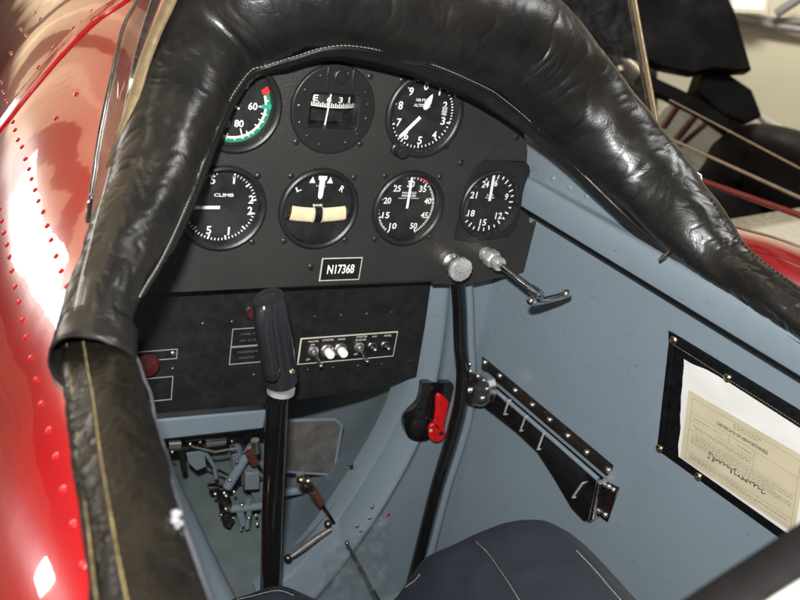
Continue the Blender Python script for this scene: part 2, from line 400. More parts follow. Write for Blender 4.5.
# climb
t, c = gauge('climb', 'climb_indicator', 'gauge marked CLIMB with a white needle pointing left, beside the leather edge')
bezel(t, c); d = MB(); d.disc(PF, c, .037, DW)
d.text('CLIMB', PF, c[0]+.0015, c[1]+.0112, .0032, MW, 1, wid=.0185)
for s_, u, v in (('5',-.0100,.0255),('1',.0098,.0262),('2',.0278,.0072),('2',.0278,-.0040),('1',.0092,-.0243),('5',-.0098,-.0232),('0',-.028,0)):
    d.text(s_, PF, c[0]+u, c[1]+v, .0082, MW, 1, wid=.0048 if s_ != '1' else .0018)
for a in list(range(18, 84, 6))+list(range(102, 352, 6)):
    if 262 < a < 278: continue
    big = min(abs(a-x) for x in (18, 48, 78, 102, 132, 168, 198, 228)) < 2
    r1 = .0336; d.tick(PF, c, a, r1-(.0045 if big else .0024), r1, .0016 if big else (.0010 if a > 42 else .0006), MW, 1)
d.build('dial', DM, t, smooth=False)
needle(t, c, 270, .002, .031, .0030, tip=False)
h = MB(); h.lathe(PF, c, [(.0068,NW-.002),(.0066,NW-.0005),(.001,NW-.0002)], 24); h.build('hub', 'dial_black', t); glass(t, c)
# compass
c = G['comp']; t = thing('magnetic_compass', 'round panel compass with a rectangular window showing E 6 3', 'compass', PF(*c), GRP)
mb = MB(); mb.lathe(PF, c, [(.0375,-.003),(.0375,-.065),(.02,-.07)], 32); mb.build('case', 'bezel_black', t)
win = rrect(c[0]-.0245, c[0]+.0255, c[1]-.0185, c[1]+.0155, .0035)
cut_plate('face_plate', circ(c, .0408), [win], PF, -.001, .0045, 'bezel_black', t, .0006)
f = MB(); f.lathe(PF, c, [(.0415,0),(.0420,.0030),(.0408,.0050),(.0398,.0052)], 64); f.f.pop(); f.m.pop(); f.build('rim', 'bezel_black', t)
b2 = MB(); wf = []
inner = rrect(c[0]-.0225, c[0]+.0235, c[1]-.0165, c[1]+.0135, .003); outr = win
n = len(win); vs = [PF(u, v, .0044) for u, v in outr]+[PF(u, v, -.004) for u, v in inner]
b2.add(vs, [(i, (i+1) % n, (i+1) % n+n, i+n) for i in range(n)]); b2.build('window_frame', 'bezel_black', t)
b2 = MB(); b2.rect(PF, c[0]-.026, c[0]+.027, c[1]-.020, c[1]+.017, -.034, -.033); b2.build('backing', 'dial_black', t)
cd = MB(); R = .030     # curved compass card (drum)
def drum(u, v, w): a = u/.045; return PF(c[0]+.0045+.045*sin(a), c[1]+v+.0015, -.008-.045*(1-cos(a))+w)
rows = [[drum(-.034+.068*i/24, v, 0) for i in range(25)] for v in (-.0030, .0095)]
cd.grid(rows, 0)
for i in range(-16, 17):
    u = i*.0021; hh = .0040 if i % 2 else .0030
    cd.add([drum(u-.0006,-.0022,.0003), drum(u+.0006,-.0022,.0003), drum(u+.0006,-.0022+hh,.0003), drum(u-.0006,-.0022+hh,.0003)], [(0,1,2,3)], 1)
cd.add([drum(-.034+.068*i/24, v, .0003) for v in (-.0027,-.0020) for i in range(25)], [(i, i+1, i+26, i+25) for i in range(24)], 1)
for s_, u in (('E',-.0178),('6',-.0050),('3',.0068),('1',.0170)):
    cd.text(s_, PF, u, .0050, .0056, .0003, 1, wid=.0046 if s_ != '1' else .002, fn=drum)
cd.build('compass_card', DM, t)
lb = MB(); lb.prism([(c[0]-.0022,c[1]+.0148),(c[0]-.0008,c[1]+.0148),(c[0]-.0030,c[1]-.0165),(c[0]-.0044,c[1]-.0165)], PF, -.0035, -.0028); lb.build('lubber_line', 'mark_white', t, smooth=False)
gl = MB(); gl.rect(PF, c[0]-.0245, c[0]+.0255, c[1]-.0185, c[1]+.0155, .0012, .0018); gl.build('glass', 'gauge_glass', t)
for a in (15, 58, 78, 101, 128, 151, 196, 222, 247, 273, 298, 330):
    q = MB(); q.lathe(PF, (c[0]+.0345*sin(radians(a)), c[1]+.0345*cos(radians(a))), [(.0020,.0048),(.0019,.0058),(.0010,.0062)], 12); q.build('screw', 'dark_steel' if a % 2 else 'bezel_black', t)
q = MB(); q.lathe(PF, (c[0]+.002, c[1]+.0305), [(.0066,.0046),(.0066,.0066),(.0056,.0070),(.0052,.0060),(.0040,.0060),(.0036,.0068)], 28); q.build('cap', 'bezel_black', t)
for s_ in (-1, 1):
    q = MB(); q.rect(PF, c[0]+.002+s_*.0125-.0016, c[0]+.002+s_*.0125+.0016, c[1]+.0160, c[1]+.0385, .0046, .0062); q.build('lug', 'bezel_black', t, bevel=.0005)
q = MB()
for k, (y, n_) in enumerate(((-.0235, 7), (-.0262, 6), (-.0288, 4))):
    for i in range(n_): q.rect(PF, c[0]-.0095+i*.0026+k*.0015, c[0]-.0095+i*.0026+.0018+k*.0015, c[1]+y-.0006, c[1]+y+.0006, .0046, .0048)
q.build('caption', 'mark_cream' if 0 else 'dark_steel', t, smooth=False)
# altimeter
t, c = gauge('alt', 'altimeter', 'altimeter gauge numbered 0 to 9 with ALTITUDE lettering and setting knob')
bezel(t, c, .0425, .0365); d = MB(); d.disc(PF, c, .038, DW)
for k in range(10):
    a = k*36+(-4); r = .0250 if k in (2, 3) else .0270; d.text(str(k), PF, c[0]+.001+r*sin(radians(a)), c[1]+r*cos(radians(a)), .0080, MW, 1, wid=.0050 if k != 1 else .0018)
for k in range(50):
    a = k*7.2-4; big = k % 5 == 0
    if 66 < a < 104: continue
    d.tick(PF, c, a, .0348-(.0042 if big else .0024), .0348, .0014 if big else .0011, MW, 1)
for a in range(66, 106, 5): d.tick(PF, c, a, .0328, .0350, .0011, MW, 1)
for i, s_ in enumerate(('29.9', '30.0', '30.1')):
    d.text(s_, PF, c[0]+.0232+i*.0016, c[1]+.0042-i*.0004, .0026, MW, 1, wid=.0085, rot=pi/2)
d.text('100 FT', PF, c[0]-.004, c[1]+.0130, .0030, MW, 1, wid=.0105); d.text('ALTITUDE', PF, c[0]-.0015, c[1]+.0078, .0030, MW, 1, wid=.0185)
d.build('dial', DM, t, smooth=False)
needle(t, c, 222, .002, .0325, .0034, taper=1.0, tip=False, name='long_needle')
pp = MB(); a = radians(22); dd = (sin(a), cos(a)); nn_ = (cos(a), -sin(a))
pp.prism([(c[0]-.001+dd[0]*r+nn_[0]*k, c[1]+dd[1]*r+nn_[1]*k) for r, k in ((.004,0),(.0065,.0028),(.013,.0034),(.019,.0015),(.0215,0),(.019,-.0015),(.013,-.0034),(.0065,-.0028))], PF, NW-.001, NW-.0004)
pp.build('short_needle', 'mark_white', t, smooth=False)
h = MB(); h.lathe(PF, c, [(.0045,NW-.002),(.0043,NW+.0008),(.001,NW+.001)], 24); h.build('hub', 'dial_black', t); glass(t, c, .0365)
kc = PF.uv(402.5, 152, .012)
h = MB(); h.lathe(PF, kc, [(.0075,0),(.0075,.004),(.0062,.005),(.0060,.013),(.0055,.0142),(.0040,.0146)], 28); h.build('setting_knob', 'bezel_black', t)
# turn and bank
t, c = gauge('turn', 'turn_and_bank_indicator', 'gauge lettered L and R with a cream curved level tube and black ball')
bezel(t, c); d = MB(); d.disc(PF, c, .037, DW)
d.text('L', PF, c[0]-.0215, c[1]+.0185, .0056, MW, 1, wid=.0050, rot=.5); d.text('R', PF, c[0]+.0240, c[1]+.0190, .0062, MW, 1, wid=.0046, rot=-.45)
for sx in (-1, 1):
    d.flat([(c[0]+.0010+sx*.0092-.0032, c[1]+.0245),(c[0]+.0010+sx*.0092+.0032, c[1]+.0245),(c[0]+.0010+sx*.0092, c[1]+.0310)], PF, MW, 1)
d.text('TURN', PF, c[0]+.001, c[1]+.0215, .0018, MW, 6, wid=.0105); d.text('BANK', PF, c[0]+.001, c[1]+.0020, .0026, MW, 1, wid=.0105)
d.build('dial', DM, t, smooth=False)
q = MB(); q.prism([(c[0]+x, c[1]+y) for x, y in ((-.0033,.0325),(.0053,.0325),(.0053,.0295),(.0038,.0275),(.0035,.0140),(.0030,.0105),(.0010,.0090),(-.0010,.0105),(-.0015,.0140),(-.0018,.0275),(-.0033,.0295))], PF, NW, NW+.0007); q.build('needle', 'mark_white', t, smooth=False)
q = MB()
def tubep(a0, a1, r=.0068):
    Rr = .19; a0 *= .105/.19; a1 *= .105/.19; pts = []
    for i in range(9):
        a = a0+(a1-a0)*i/8; pts.append(PF(c[0]+.001+Rr*sin(a), c[1]+.1825-Rr*cos(a), -.0022))
    return pts
q.tube(tubep(-.29, .29), .0074, 20, 0, True, .40, ref=(0,-1,0)); q.build('level_tube', 'tube_liquid', t)
for a in (-.045, .045, -.285, .285):
    w_ = MB(); w_.tube(tubep(a-.008, a+.008), .0080, 18, 0, True, .5, ref=(0,-1,0)); w_.build('clamp', 'brass' if abs(a) > .1 else 'mark_cream', t)
w_ = MB(); w_.tube(tubep(-.038, .038), .0076, 18, 0, True, .49, ref=(0,-1,0)); w_.build('centre_ball', 'black_gloss', t)
screw(t, Fr((0,.0080,0)), (c[0]+.001, c[1]-.0180), .0026); glass(t, c)
# manifold pressure
t, c = gauge('man', 'manifold_pressure_gauge', 'pressure gauge numbered 10 to 50 with yellow and red arc at the top')
bezel(t, c, .0405, .035); d = MB(); d.disc(PF, c, .037, DW)
A = lambda v: -150+(v-10)*7.5
for v in range(10, 55, 5):
    a = radians(A(v)); r = .0245
    d.text(str(v), PF, c[0]+.001+r*sin(a), c[1]+r*cos(a), .0068, MW, 1, wid=.0084)
for v in range(10, 51):
    big = v % 5 == 0; r1 = .0328; ln = .0040 if big else .0026
    if 19 < v < 28 and not big: d.tick(PF, c, A(v), r1-.0012, r1, .0009, MW, 1)
    else: d.tick(PF, c, A(v), r1-ln, r1, .0015 if big else .0010, MW, 1)
    if v < 20 and not big or v > 35 and v < 50: d.tick(PF, c, A(v)+3.75, r1-.0022, r1, .0009, MW, 1)
d.arc(PF, c, -8, 12, .0320, .0340, MW+.0002, 5); d.arc(PF, c, 12, 40, .0322, .0338, MW+.0002, 4)
d.text('MANIFOLD', PF, c[0]+.001, c[1]+.0150, .0022, MW, 1, wid=.0165); d.text('PRESSURE', PF, c[0]+.001, c[1]+.0118, .0024, MW, 1, wid=.0165)
d.rect(PF, c[0]-.0105, c[0]-.002, c[1]+.0088, c[1]+.0093, MW, MW+.0001, 1); d.rect(PF, c[0]+.004, c[0]+.013, c[1]+.0088, c[1]+.0093, MW, MW+.0001, 1)
d.build('dial', DM, t, smooth=False); needle(t, c, -1, -.001, .0325, .0026, tip=False); glass(t, c, .035)
# tachometer
t, c = gauge('rpm', 'tachometer', 'right-hand gauge numbered 6 to 24 on a square flange, red tick at top left')
fl = [(-.030,.040),(-.022,.0475),(.034,.0475),(.039,.043),(.0405,-.022),(.034,-.036),(-.012,-.043),(-.034,-.0405),(-.036,-.035),(-.0355,.020)]
cut_plate('flange', [(c[0]+u, c[1]+v) for u, v in fl], [circ(c, .0362)], PF, -.0034, .0018, 'bezel_black', t, .0006)
mb = MB(); mb.lathe(PF, c, [(.0385,.0018),(.0385,.0046),(.0372,.0056),(.0352,.0050),(.0350,.0040),(.0348,-.0050)], 72); mb.f.pop(); mb.m.pop(); mb.build('bezel', 'bezel_black', t, angle=35)
d = MB(); d.disc(PF, c, .037, DW)
for v, a in ((6,10),(9,72),(12,131),(15,184),(18,238),(21,292),(24,336)):
    r = .0228; d.text(str(v), PF, c[0]+.001+r*sin(radians(a)), c[1]+r*cos(radians(a)), .0076, MW, 1, wid=.0044*len(str(v)))
d.text('3', PF, c[0]-.0085, c[1]+.0262, .0032, MW, 1, wid=.0024)
for i in range(19):
    a = 12+i*12.6; big = i % 2 == 0
    d.tick(PF, c, a, .0328-(.0052 if big else .0036), .0328, .0016, MW, 1)
d.tick(PF, c, 312, .0265, .0318, .0016, MW, 4); d.arc(PF, c, 254, 302, .0300, .0312, MW, 3)
d.text('R.P.M.', PF, c[0]+.001, c[1]+.0088, .0022, MW, 1, wid=.0085); d.text('HUNDREDS', PF, c[0]+.001, c[1]+.0058, .0016, MW, 1, wid=.0115)
d.build('dial', DM, t, smooth=False); needle(t, c, -3, .003, .0318, .0030, tip=False)
h = MB(); h.lathe(PF, c, [(.0050,NW-.002),(.0048,NW-.0005),(.001,NW-.0002)], 24); h.build('hub', 'dial_black', t); glass(t, c, .0348)
for u, v in ((.033,.0405),(.032,-.030),(-.031,-.035)):
    q = MB(); q.lathe(PF, (c[0]+u, c[1]+v), [(.0026,.0018),(.0025,.0030),(.001,.0033)], 14); q.build('screw', 'bezel_black', t)

# registration placard
t = thing('registration_placard', 'small black placard with white border reading N17368 below the gauges', 'placard', PF(.034,-.065))
q = MB(); q.rect(PF, .0108, .0560, -.0775, -.0520, .0003, .0012); q.build('plate', 'dial_black', t, smooth=False)
q = MB()
for a_ in ((.0108,.0560,-.0775,-.0766),(.0108,.0560,-.0532,-.0520),(.0108,.0123,-.0766,-.0532),(.0552,.0560,-.0766,-.0532)): q.rect(PF, *a_, .0012, .0018)
q.build('border', 'mark_cream', t, smooth=False)
q = MB(); q.text('N17368', PF, .0335, -.0648, .0104, .0016, 0, wid=.0300); q.build('lettering', 'mark_white', t, smooth=False)

# primer knob
kx, kz = .160, -.0575
t = thing('primer_knob', 'knurled silver push-pull knob standing out of the lower panel edge', 'knob', PF(kx, kz))
q = MB(); q.lathe(PF, (kx, kz), [(.0115,0),(.0115,.0035),(.0105,.005),(.0105,.009),(.0085,.011),(.0072,.013)], 6 if 0 else 32); q.build('collar', 'aluminium', t)
q = MB(); q.lathe(PF, (kx, kz), [(.0072,.010),(.0072,.021),(.0090,.023)], 28); q.build('neck', 'aluminium', t)
q = MB()
pr = [(.0080,.0215),(.0110,.0225),(.0131,.025),(.0133,.029),(.0127,.0305),(.0110,.0310),(.001,.0312)]
for i in range(len(pr)-1): pass
q.lathe(PF, (kx, kz), pr, 48); ko = q.build('knob_head', 'bright_metal', t)
for v_ in ko.data.vertices:
    r = hypot(v_.co.x, v_.co.z)
    if r > .0118: k = 1+.03*(1 if int(atan2(v_.co.z, v_.co.x)/(2*pi)*48) % 2 else -1); v_.co.x *= k; v_.co.z *= k
q = MB()
random.seed(3)
for i in range(26):
    a = random.random()*6.28; r = .0105*sqrt(random.random()); q.ball(PF(kx+r*cos(a), kz+r*sin(a), .0311), .0007, 6, m=4)
q.build('knurling', 'chrome', t)

# pull handle (chrome T)
hx, hz = .210, -.0535
t = thing('chrome_pull_handle', 'chrome T-shaped pull handle on a long rod beside the silver knob', 'pull handle', PF(hx, hz))
q = MB(); q.lathe(PF, (hx, hz), [(.0080,-.0035),(.0080,.003),(.0075,.004)], 24); q.lathe(PF, (hx+.0002, hz), [(.0080,.003),(.0104,.0045),(.0104,.015),(.0088,.0175)], 6); q.build('hex_nut', 'bright_metal', t, bevel=.0008)
q = MB(); q.lathe(PF, (hx, hz), [(.0070,.016),(.0070,.019),(.0080,.020),(.0080,.027),(.0072,.0285),(.0050,.028),(.0040,.027)], 28); q.build('collar', 'bright_metal', t)
rodp = [PF(hx, hz, w) for w in (.024, .06, .088)]+[PF(hx+.001, hz-.001, .104)]
q = MB(); q.tube(rodp, .0036, 14); q.tube([PF(hx+.0005, hz-.0005, w) for w in (.088, .104)], .0052, 14); q.build('rod', 'dark_steel' if 0 else 'chrome', t)
Hf = [PF(hx-.012, hz-.0045, .107), PF(hx-.006, hz-.0065, .106), PF(hx+.004, hz-.0060, .105), PF(hx+.014, hz-.0045, .105), PF(hx+.026, hz-.0015, .106), PF(hx+.031, hz+.0015, .107)]
q = MB(); q.tube(catmull(Hf, 6), .0052, 16, flat=.62, ref=(0,0,1)); q.ball(Hf[0], .0050, 12); q.ball(Hf[-1], .0048, 12); q.build('grip_bar', 'chrome', t)

# ------------------------------------------------------------------ lower panel (sub-panel) with switches and plates
SF = Fr((.0085, .040, -.0115))
sub = thing('lower_panel', 'plain black lower panel below the gauges carrying switches and small plates', 'panel', (0, .02, -.15))
q = MB(); q.prism([(-.22,-.055),(.1600,-.055),(.1665,-.150),(.1690,-.2200),(.125,-.2285),(.03,-.2345),(-.03,-.2365),(-.16,-.2325),(-.22,-.2300)], SF, -.003, 0); q.build('panel_sheet', 'lower_panel_black', sub, smooth=False, bevel=.0008)
for px, py in [(315,317),(341,315.5),(367,314),(392,312.5),(308,370),(333,368),(358,366),(382,364),(254,375),(203,324),(232,322),(173,369),(172,388),(411,361)]:
    screw(sub, SF, SF.uv(px, py), .0020, 'dark_steel', h=.001)
q = MB(); q.rect(SF, -.19, .160, -.0842, -.0837+.0, -.001, .0165); 
sw = thing('switch_plate', 'framed black switch plate with two toggle switches, two buttons and two knobs', 'switch plate', SF(.07,-.17))
q = MB(); q.rect(SF, .0090, .1300, -.1868, -.1535, .0004, .0016); q.build('plate', 'dial_black', sw, smooth=False)
q = MB()
for a_ in ((.0090,.1300,-.1549,-.1533),(.0090,.1300,-.1868,-.1860),(.0090,.0107,-.1860,-.1549),(.1293,.1300,-.1860,-.1549)): q.rect(SF, *a_, .0016, .0022)
q.build('border', 'mark_cream', sw, smooth=False)
q = MB()
for s_, u, v, wd in (('MASTER',.0250,-.1585,.0125),('ON',.0245,-.1625,.0050),('OFF',.0215,-.1812,.0050),('STARTER',.0425,-.1580,.0140),('MAGS',.0590,-.1582,.0090),('STARTER',.0840,-.1570,.0140),('ENGAGE',.0835,-.1610,.0130),('OFF',.0800,-.1795,.0050),('NAV',.1005,-.1580,.0060),('PANEL',.1175,-.1580,.0100)):
    q.text(s_, SF, u, v, .0024, .0022, 0, wid=wd)
q.build('lettering', 'mark_cream', sw, smooth=False)
def toggle(u, v):
    g = MB(); g.lathe(SF, (u, v), [(.0062,.0016),(.0062,.0034),(.0048,.0040),(.0046,.0075),(.0034,.0088)], 18); o_ = g.build('toggle_switch', 'aluminium', sw)
    g = MB(); g.tube([SF(u, v, .006), SF(u+.0015, v-.005, .016), SF(u+.0022, v-.0075, .0225)], [.0016, .0019, .0026], 12); g.ball(SF(u+.0022, v-.0077, .0230), .0026, 12); g.build('lever', 'chrome', o_)
toggle(.0258, -.1705); toggle(.0823, -.1700)
for u in (.0430, .0592):
    g = MB(); g.lathe(SF, (u, -.1715), [(.0080,.0016),(.0080,.0032),(.0066,.0046),(.0062,.0060),(.0052,.0062)], 24); o_ = g.build('push_button', 'aluminium', sw)
    g = MB(); g.lathe(SF, (u+.0008, -.1722), [(.0050,.0060),(.0050,.0118),(.0044,.0128),(.001,.0130)], 20); g.build('button_cap', 'mark_white', o_)
for u in (.0985, .1158):
    g = MB(); g.lathe(SF, (u, -.1705), [(.0070,.0016),(.0070,.0034),(.0060,.0046),(.0048,.0052),(.0046,.0090),(.0036,.0102),(.001,.0104)], 22); o_ = g.build('knob', 'dark_steel', sw)
    g = MB(); g.ball(SF(u+.001, -.1710, .0104), .0022, 10); g.build('knob_centre', 'aluminium', o_)
# placards on the lower panel
def placard(label, u0, u1, v0, v1, rows, split=None, screws=()):
    t = thing('data_placard', label, 'placard', SF((u0+u1)/2, (v0+v1)/2), 'placards on the lower panel')
    q = MB(); q.rect(SF, u0, u1, v0, v1, .0003, .0010); q.build('plate', 'dial_black', t, smooth=False)
    q = MB(); b_ = .0011
    for a_ in ((u0,u1,v1-b_,v1),(u0,u1,v0,v0+b_),(u0,u0+b_,v0+b_,v1-b_),(u1-b_,u1,v0+b_,v1-b_)): q.rect(SF, *a_, .0010, .0015)
    if split: q.rect(SF, u0+b_, u1-b_, split-.001, split+.001, .0010, .0015)
    q.build('border', 'steel_grey', t, smooth=False)
    if rows:
        q = MB()
        for s_, uu, vv, wd in rows: q.text(s_, SF, uu, vv, .0026, .0013, 0, wid=wd)
        q.build('lettering', 'dim_print', t, smooth=False)
    for uu, vv in screws: screw(t, SF, (uu, vv), .0026, 'aluminium')
placard('two-row data placard left of the stick grip, behind it on the lower panel', -.0690, -.0180, -.1800, -.1365,
        [('TYPE OF',-.050,-.1440,.020),('OF C.G.',-.050,-.1515,.020),('MAXIMUM',-.050,-.1655,.022),('GROSS',-.050,-.1725,.018)], -.1585)
placard('narrow blank placard with one bright screw, above the square placard at far left', -.190, -.1245, -.1675, -.1555, [], None, [(-.1290,-.1610)])
placard('square placard with a round emblem at far left of the lower panel', -.190, -.1270, -.2165, -.1875, [])
q = MB(); q.lathe(SF, (-.1365,-.2105), [(.0042,.0012),(.0042,.0015),(.0036,.0016),(.0034,.0013)], 20); o_ = q.build('emblem', 'dark_steel', None); tag(o_, 'small round stamped emblem on the square placard at far left', 'emblem')
bpy.data.objects.remove(o_)
t = thing('red_push_knob', 'dark red round knob at far left of the lower panel, shade painted into its red', 'knob', SF(-.158,-.164))
q = MB(); q.lathe(SF, (-.158,-.164), [(.005,.0016),(.005,.010),(.012,.012),(.0130,.016),(.011,.019),(.001,.020)], 28); q.build('knob_head', 'shaded_red', t)
q = MB(); q.lathe(SF, (-.158,-.164), [(.0075,0),(.0075,.003),(.005,.0035)], 20); q.build('collar', 'dark_steel', t)
u, v = SF.uv(251, 312)
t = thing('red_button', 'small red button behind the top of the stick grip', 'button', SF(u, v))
q = MB(); q.lathe(SF, (u, v), [(.006,0),(.006,.006),(.005,.008),(.001,.0085)], 20); q.build('button_cap', 'shaded_red', t)
q = MB(); q.lathe(SF, (u, v), [(.0072,0),(.0072,.002),(.006,.0025)], 20); q.build('collar', 'dark_steel', t)
exec_after = []

# ------------------------------------------------------------------ fuselage: side wall, longeron, former, floor, skin
FL = radians(8)
P0 = atY(535, 240, 0)
WF = Fr(P0, (sin(FL), -cos(FL), 0))         # on the right side wall: u towards the pilot, w into the cockpit
fus = thing('fuselage', 'red aeroplane fuselage with blue-grey painted cockpit interior', 'fuselage')
# longeron: swept profile (u ends from pixels at w = .022)
def wl(px, py, w): return WF.uv(px, py, w)
a0 = wl(528, 183, .034); a1 = wl(800, 340, .034); b0 = wl(528, 211, .034); b1 = wl(800, 377, .034)
r0 = wl(528, 167, .002); r1 = wl(800, 315, .002)
q = MB(); rows = []
ub = -.02; ue = .62
def lin(p, q_, u): k = (u-p[0])/(q_[0]-p[0]); return p[1]+(q_[1]-p[1])*k
u_s = a0[0]-.006
for i in range(25):
    u = u_s+(ue-u_s)*i/24
    va = lin(a0, a1, u); vb = lin(b0, b1, u); vr = lin(r0, r1, u)
    prof = [(vr+.014, .0006), (vr+.012, .0034), (vr-.005, .0034), (vr-.0065, .006), (va+.0045, .0290), (va+.0025, .0325), (va-.0005, .0340), (va-.006, .0345), (vb+.004, .0345), (vb+.0008, .0335), (vb, .031), (vb, .001)]
    rows.append([WF(u, v_, w_) for v_, w_ in prof])
q.grid(rows); q.add(rows[0], [tuple(range(len(rows[0])))]); q.build('longeron', 'cockpit_paint', fus, angle=50)
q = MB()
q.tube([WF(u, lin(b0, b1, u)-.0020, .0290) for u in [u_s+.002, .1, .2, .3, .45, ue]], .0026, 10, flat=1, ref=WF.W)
q.build('shadow_gap_strip', 'dull_black', fus)  # near-black strip standing in for the shadow gap under the longeron
for i in range(16):
    u = u_s+.012+i*.026; vr = lin(r0, r1, u)
    g = MB(); g.ball(WF(u, vr+.003, .0032), .0034, 10, squash=(WF.W, .6), m=5); g.build('rivet', 'cockpit_paint', fus)
# former ring facing the pilot
FF = Fr((0, .05, 0))
inn = catmull([(*FF.uv(413, 240), 0), (*FF.uv(411, 290), 0), (*FF.uv(413, 340), 0), (*FF.uv(405, 395), 0), (*FF.uv(383, 447), 0), (*FF.uv(340, 515), 0), (*FF.uv(300, 566), 0), (*FF.uv(260, 600), 0)], 8)
mid = catmull([(*FF.uv(444, 240), 0), (*FF.uv(443, 290), 0), (*FF.uv(436, 360), 0), (*FF.uv(421, 425), 0), (*FF.uv(390, 488), 0), (*FF.uv(350, 548), 0), (*FF.uv(315, 592), 0), (*FF.uv(280, 630), 0)], 8)
q = MB(); rows = []
for a, b_ in zip(inn, mid):
    d_ = (b_-a); n_ = d_.normalized()
    o2 = b_ + n_*.022; o3 = b_ + n_*.10
    o3 = V((.272, o3.y, 0))
    if o2.x > .262: o2 = V((.262, o2.y, 0))
    rows.append([FF(a.x, a.y, -.035), FF(a.x, a.y, -.004), FF(a.x+n_.x*.003, a.y+n_.y*.003, 0), FF(b_.x-n_.x*.012, b_.y-n_.y*.012, 0), FF(b_.x-n_.x*.006, b_.y-n_.y*.006, .006), FF(b_.x, b_.y, .008), FF(b_.x+n_.x*.005, b_.y+n_.y*.005, .006), FF(b_.x+n_.x*.010, b_.y+n_.y*.010, .0005), FF(o2.x, o2.y, .0), FF(o3.x, o3.y, .002)])
q.grid(rows); q.build('former', 'cockpit_paint', fus, angle=60)
# forward footwell shell, firewall and floor
q = MB(); rows = []
for i in range(10):
    y = .07+.62*i/9; k = 1-.25*i/9
    rows.append([V((p.x+.010+.05*min(1, i/2), y, p.y-.03*min(1, i/2)+.02)) for p in inn])
q.grid(rows); q.build('footwell_skin', 'cockpit_paint', fus)
q = MB(); q.rect(Fr((0, .66, 0)), -.24, .26, -.62, -.04, 0, .004); q.build('firewall', 'cockpit_paint', fus)
q = MB(); q.rect(Fr((0,0,-.60), (1,0,0), (0,1,0)), -.26, .30, -.75, .66, -.004, 0); q.build('floor', 'floor_paint', fus)
q = MB(); LWx = -.205
q.add([V((LWx-.052, -.75, -.03)), V((LWx-.01, .66, -.03)), V((LWx+.02, .66, -.6)), V((LWx-.03, -.75, -.6))], [(0,1,2,3)]); q.build('left_wall', 'cockpit_paint', fus, solid=.003)
# left floor tube
tp = [atZ(146, 425, -.42), atZ(163, 480, -.45), atZ(193, 545, -.48), atZ(219, 600, -.49), atZ(250, 660, -.50)]
q = MB(); q.tube(catmull(tp, 5), .0185, 20); q.build('side_tube', 'cockpit_paint', fus)
# cross beam beneath the lower panel
BF = Fr((0, .10, 0))
q = MB(); bl, br_, = BF.uv(140, 421), BF.uv(420, 392); bb = BF.uv(140, 441); bc = BF.uv(420, 412)
q.prism([(bl[0]-.06, bl[1]+.004), (br_[0]-.215, bl[1]-.002), (br_[0]-.215, bb[1]-.002), (bl[0]-.06, bb[1]+.001)], BF, -.02, .004); q.build('cross_beam', 'cockpit_paint', fus, bevel=.003)

# ---- outer red skin
XC, ZC, BH = .03, -.22, .45
def Wd(y): return .362 if y < 0 else .362-.05*min(1, y/1.0)**1.3
def sst(a, b, x): k = max(0, min(1, (x-a)/(b-a))); return k*k*(3-2*k)
def sk(y, t): return V((XC-Wd(y)*cos(t), y, ZC+(.325+.115*sst(-.12, .40, y))*(1-.08*max(0, y))*sin(t)))
COAM = [((58,347),(133,340),.505),((68,300),(138,305),.53),((85,245),(162,262),.57),((108,185),(188,205),.62),((127,110),(208,150),.66),((149,50),(233,98),.685),((172,0),(262,68),.70),((225,-55),(305,53),.70),((320,-75),(350,48),.705),((420,-55),(415,62),.735),((500,-25),(465,80),.77),((548,0),(505,103),.80),((604,66),(560,150),.825),((662,138),(620,208),.82),((706,193),(668,252),.79),((745,243),(715,290),.76),((795,284),(771,322),.71),((850,330),(840,365),.66),((905,372),(900,400),.60)]
cc = [((atD(*o, D)+atD(*i, D))/2, (atD(*o, D)-atD(*i, D)).length/2, (atD(*i, D)-atD(*o, D)).normalized()) for o, i, D in COAM]
SILL = [((62,322),(128,322),.535),((65,345),(130,345),.515),((70,400),(148,400),.468),((76,450),(160,450),.43),((84,520),(178,520),.39),((92,600),(204,600),.35),((102,680),(230,680),.315)]
sc = [((atD(*o, D)+atD(*i, D))/2, (atD(*o, D)-atD(*i, D)).length/2, (atD(*i, D)-atD(*o, D)).normalized()) for o, i, D in SILL]
edge_pts = sorted([(p.y, p.x) for p, r, n in sc[1:]]+[(p.y, p.x) for p, r, n in cc[1:7]])
def edge_x(y):
    if y <= edge_pts[0][0]: return edge_pts[0][1]
    for (ya, xa), (yb, xb) in zip(edge_pts, edge_pts[1:]):
        if y <= yb: return xa+(xb-xa)*(y-ya)/max(1e-6, yb-ya)
    return edge_pts[-1][1]
edge_pts = [e for e in edge_pts if e[0] < -.035]
q = MB(); rows = []; NY = 150; NT = 60
for i in range(NY+1):
    y = -.95+1.9*i/NY
    ex = edge_x(y)
    tm = math.acos(max(-1, min(1, (XC-ex)/Wd(y))))
    if y > .03: tm = min(pi*.5, tm+(y-.03)*2.5)
    rows.append([sk(y, -1.2+(tm+1.2)*j/NT) for j in range(NT+1)])
q.grid(rows)
skin_bvh = BVHTree.FromPolygons([tuple(p) for p in q.v], q.f)
def skhit(px, py):
    d = ray(px, py).normalized(); h_ = skin_bvh.ray_cast(CAM, d); return (h_[0], h_[1]) if h_[0] is not None else (None, None)
def skpath(pts, n=10):
    out_ = []
    P = catmull([(x, y, 0) for x, y in pts], n)
    for p in P:
        h_, nn2 = skhit(p.x, p.y)
        if h_ is not None:
            if nn2.dot(ray(p.x, p.y)) > 0: nn2 = -nn2
            out_.append((h_, nn2))
    return out_
def resample(path, step):
    out_ = []; acc = step
    for (a, na), (b_, nb) in zip(path, path[1:]):
        L = (b_-a).length
        while acc <= L and L > 0:
            k = acc/L; out_.append((a.lerp(b_, k), na.lerp(nb, k).normalized())); acc += step
        acc -= L
    return out_
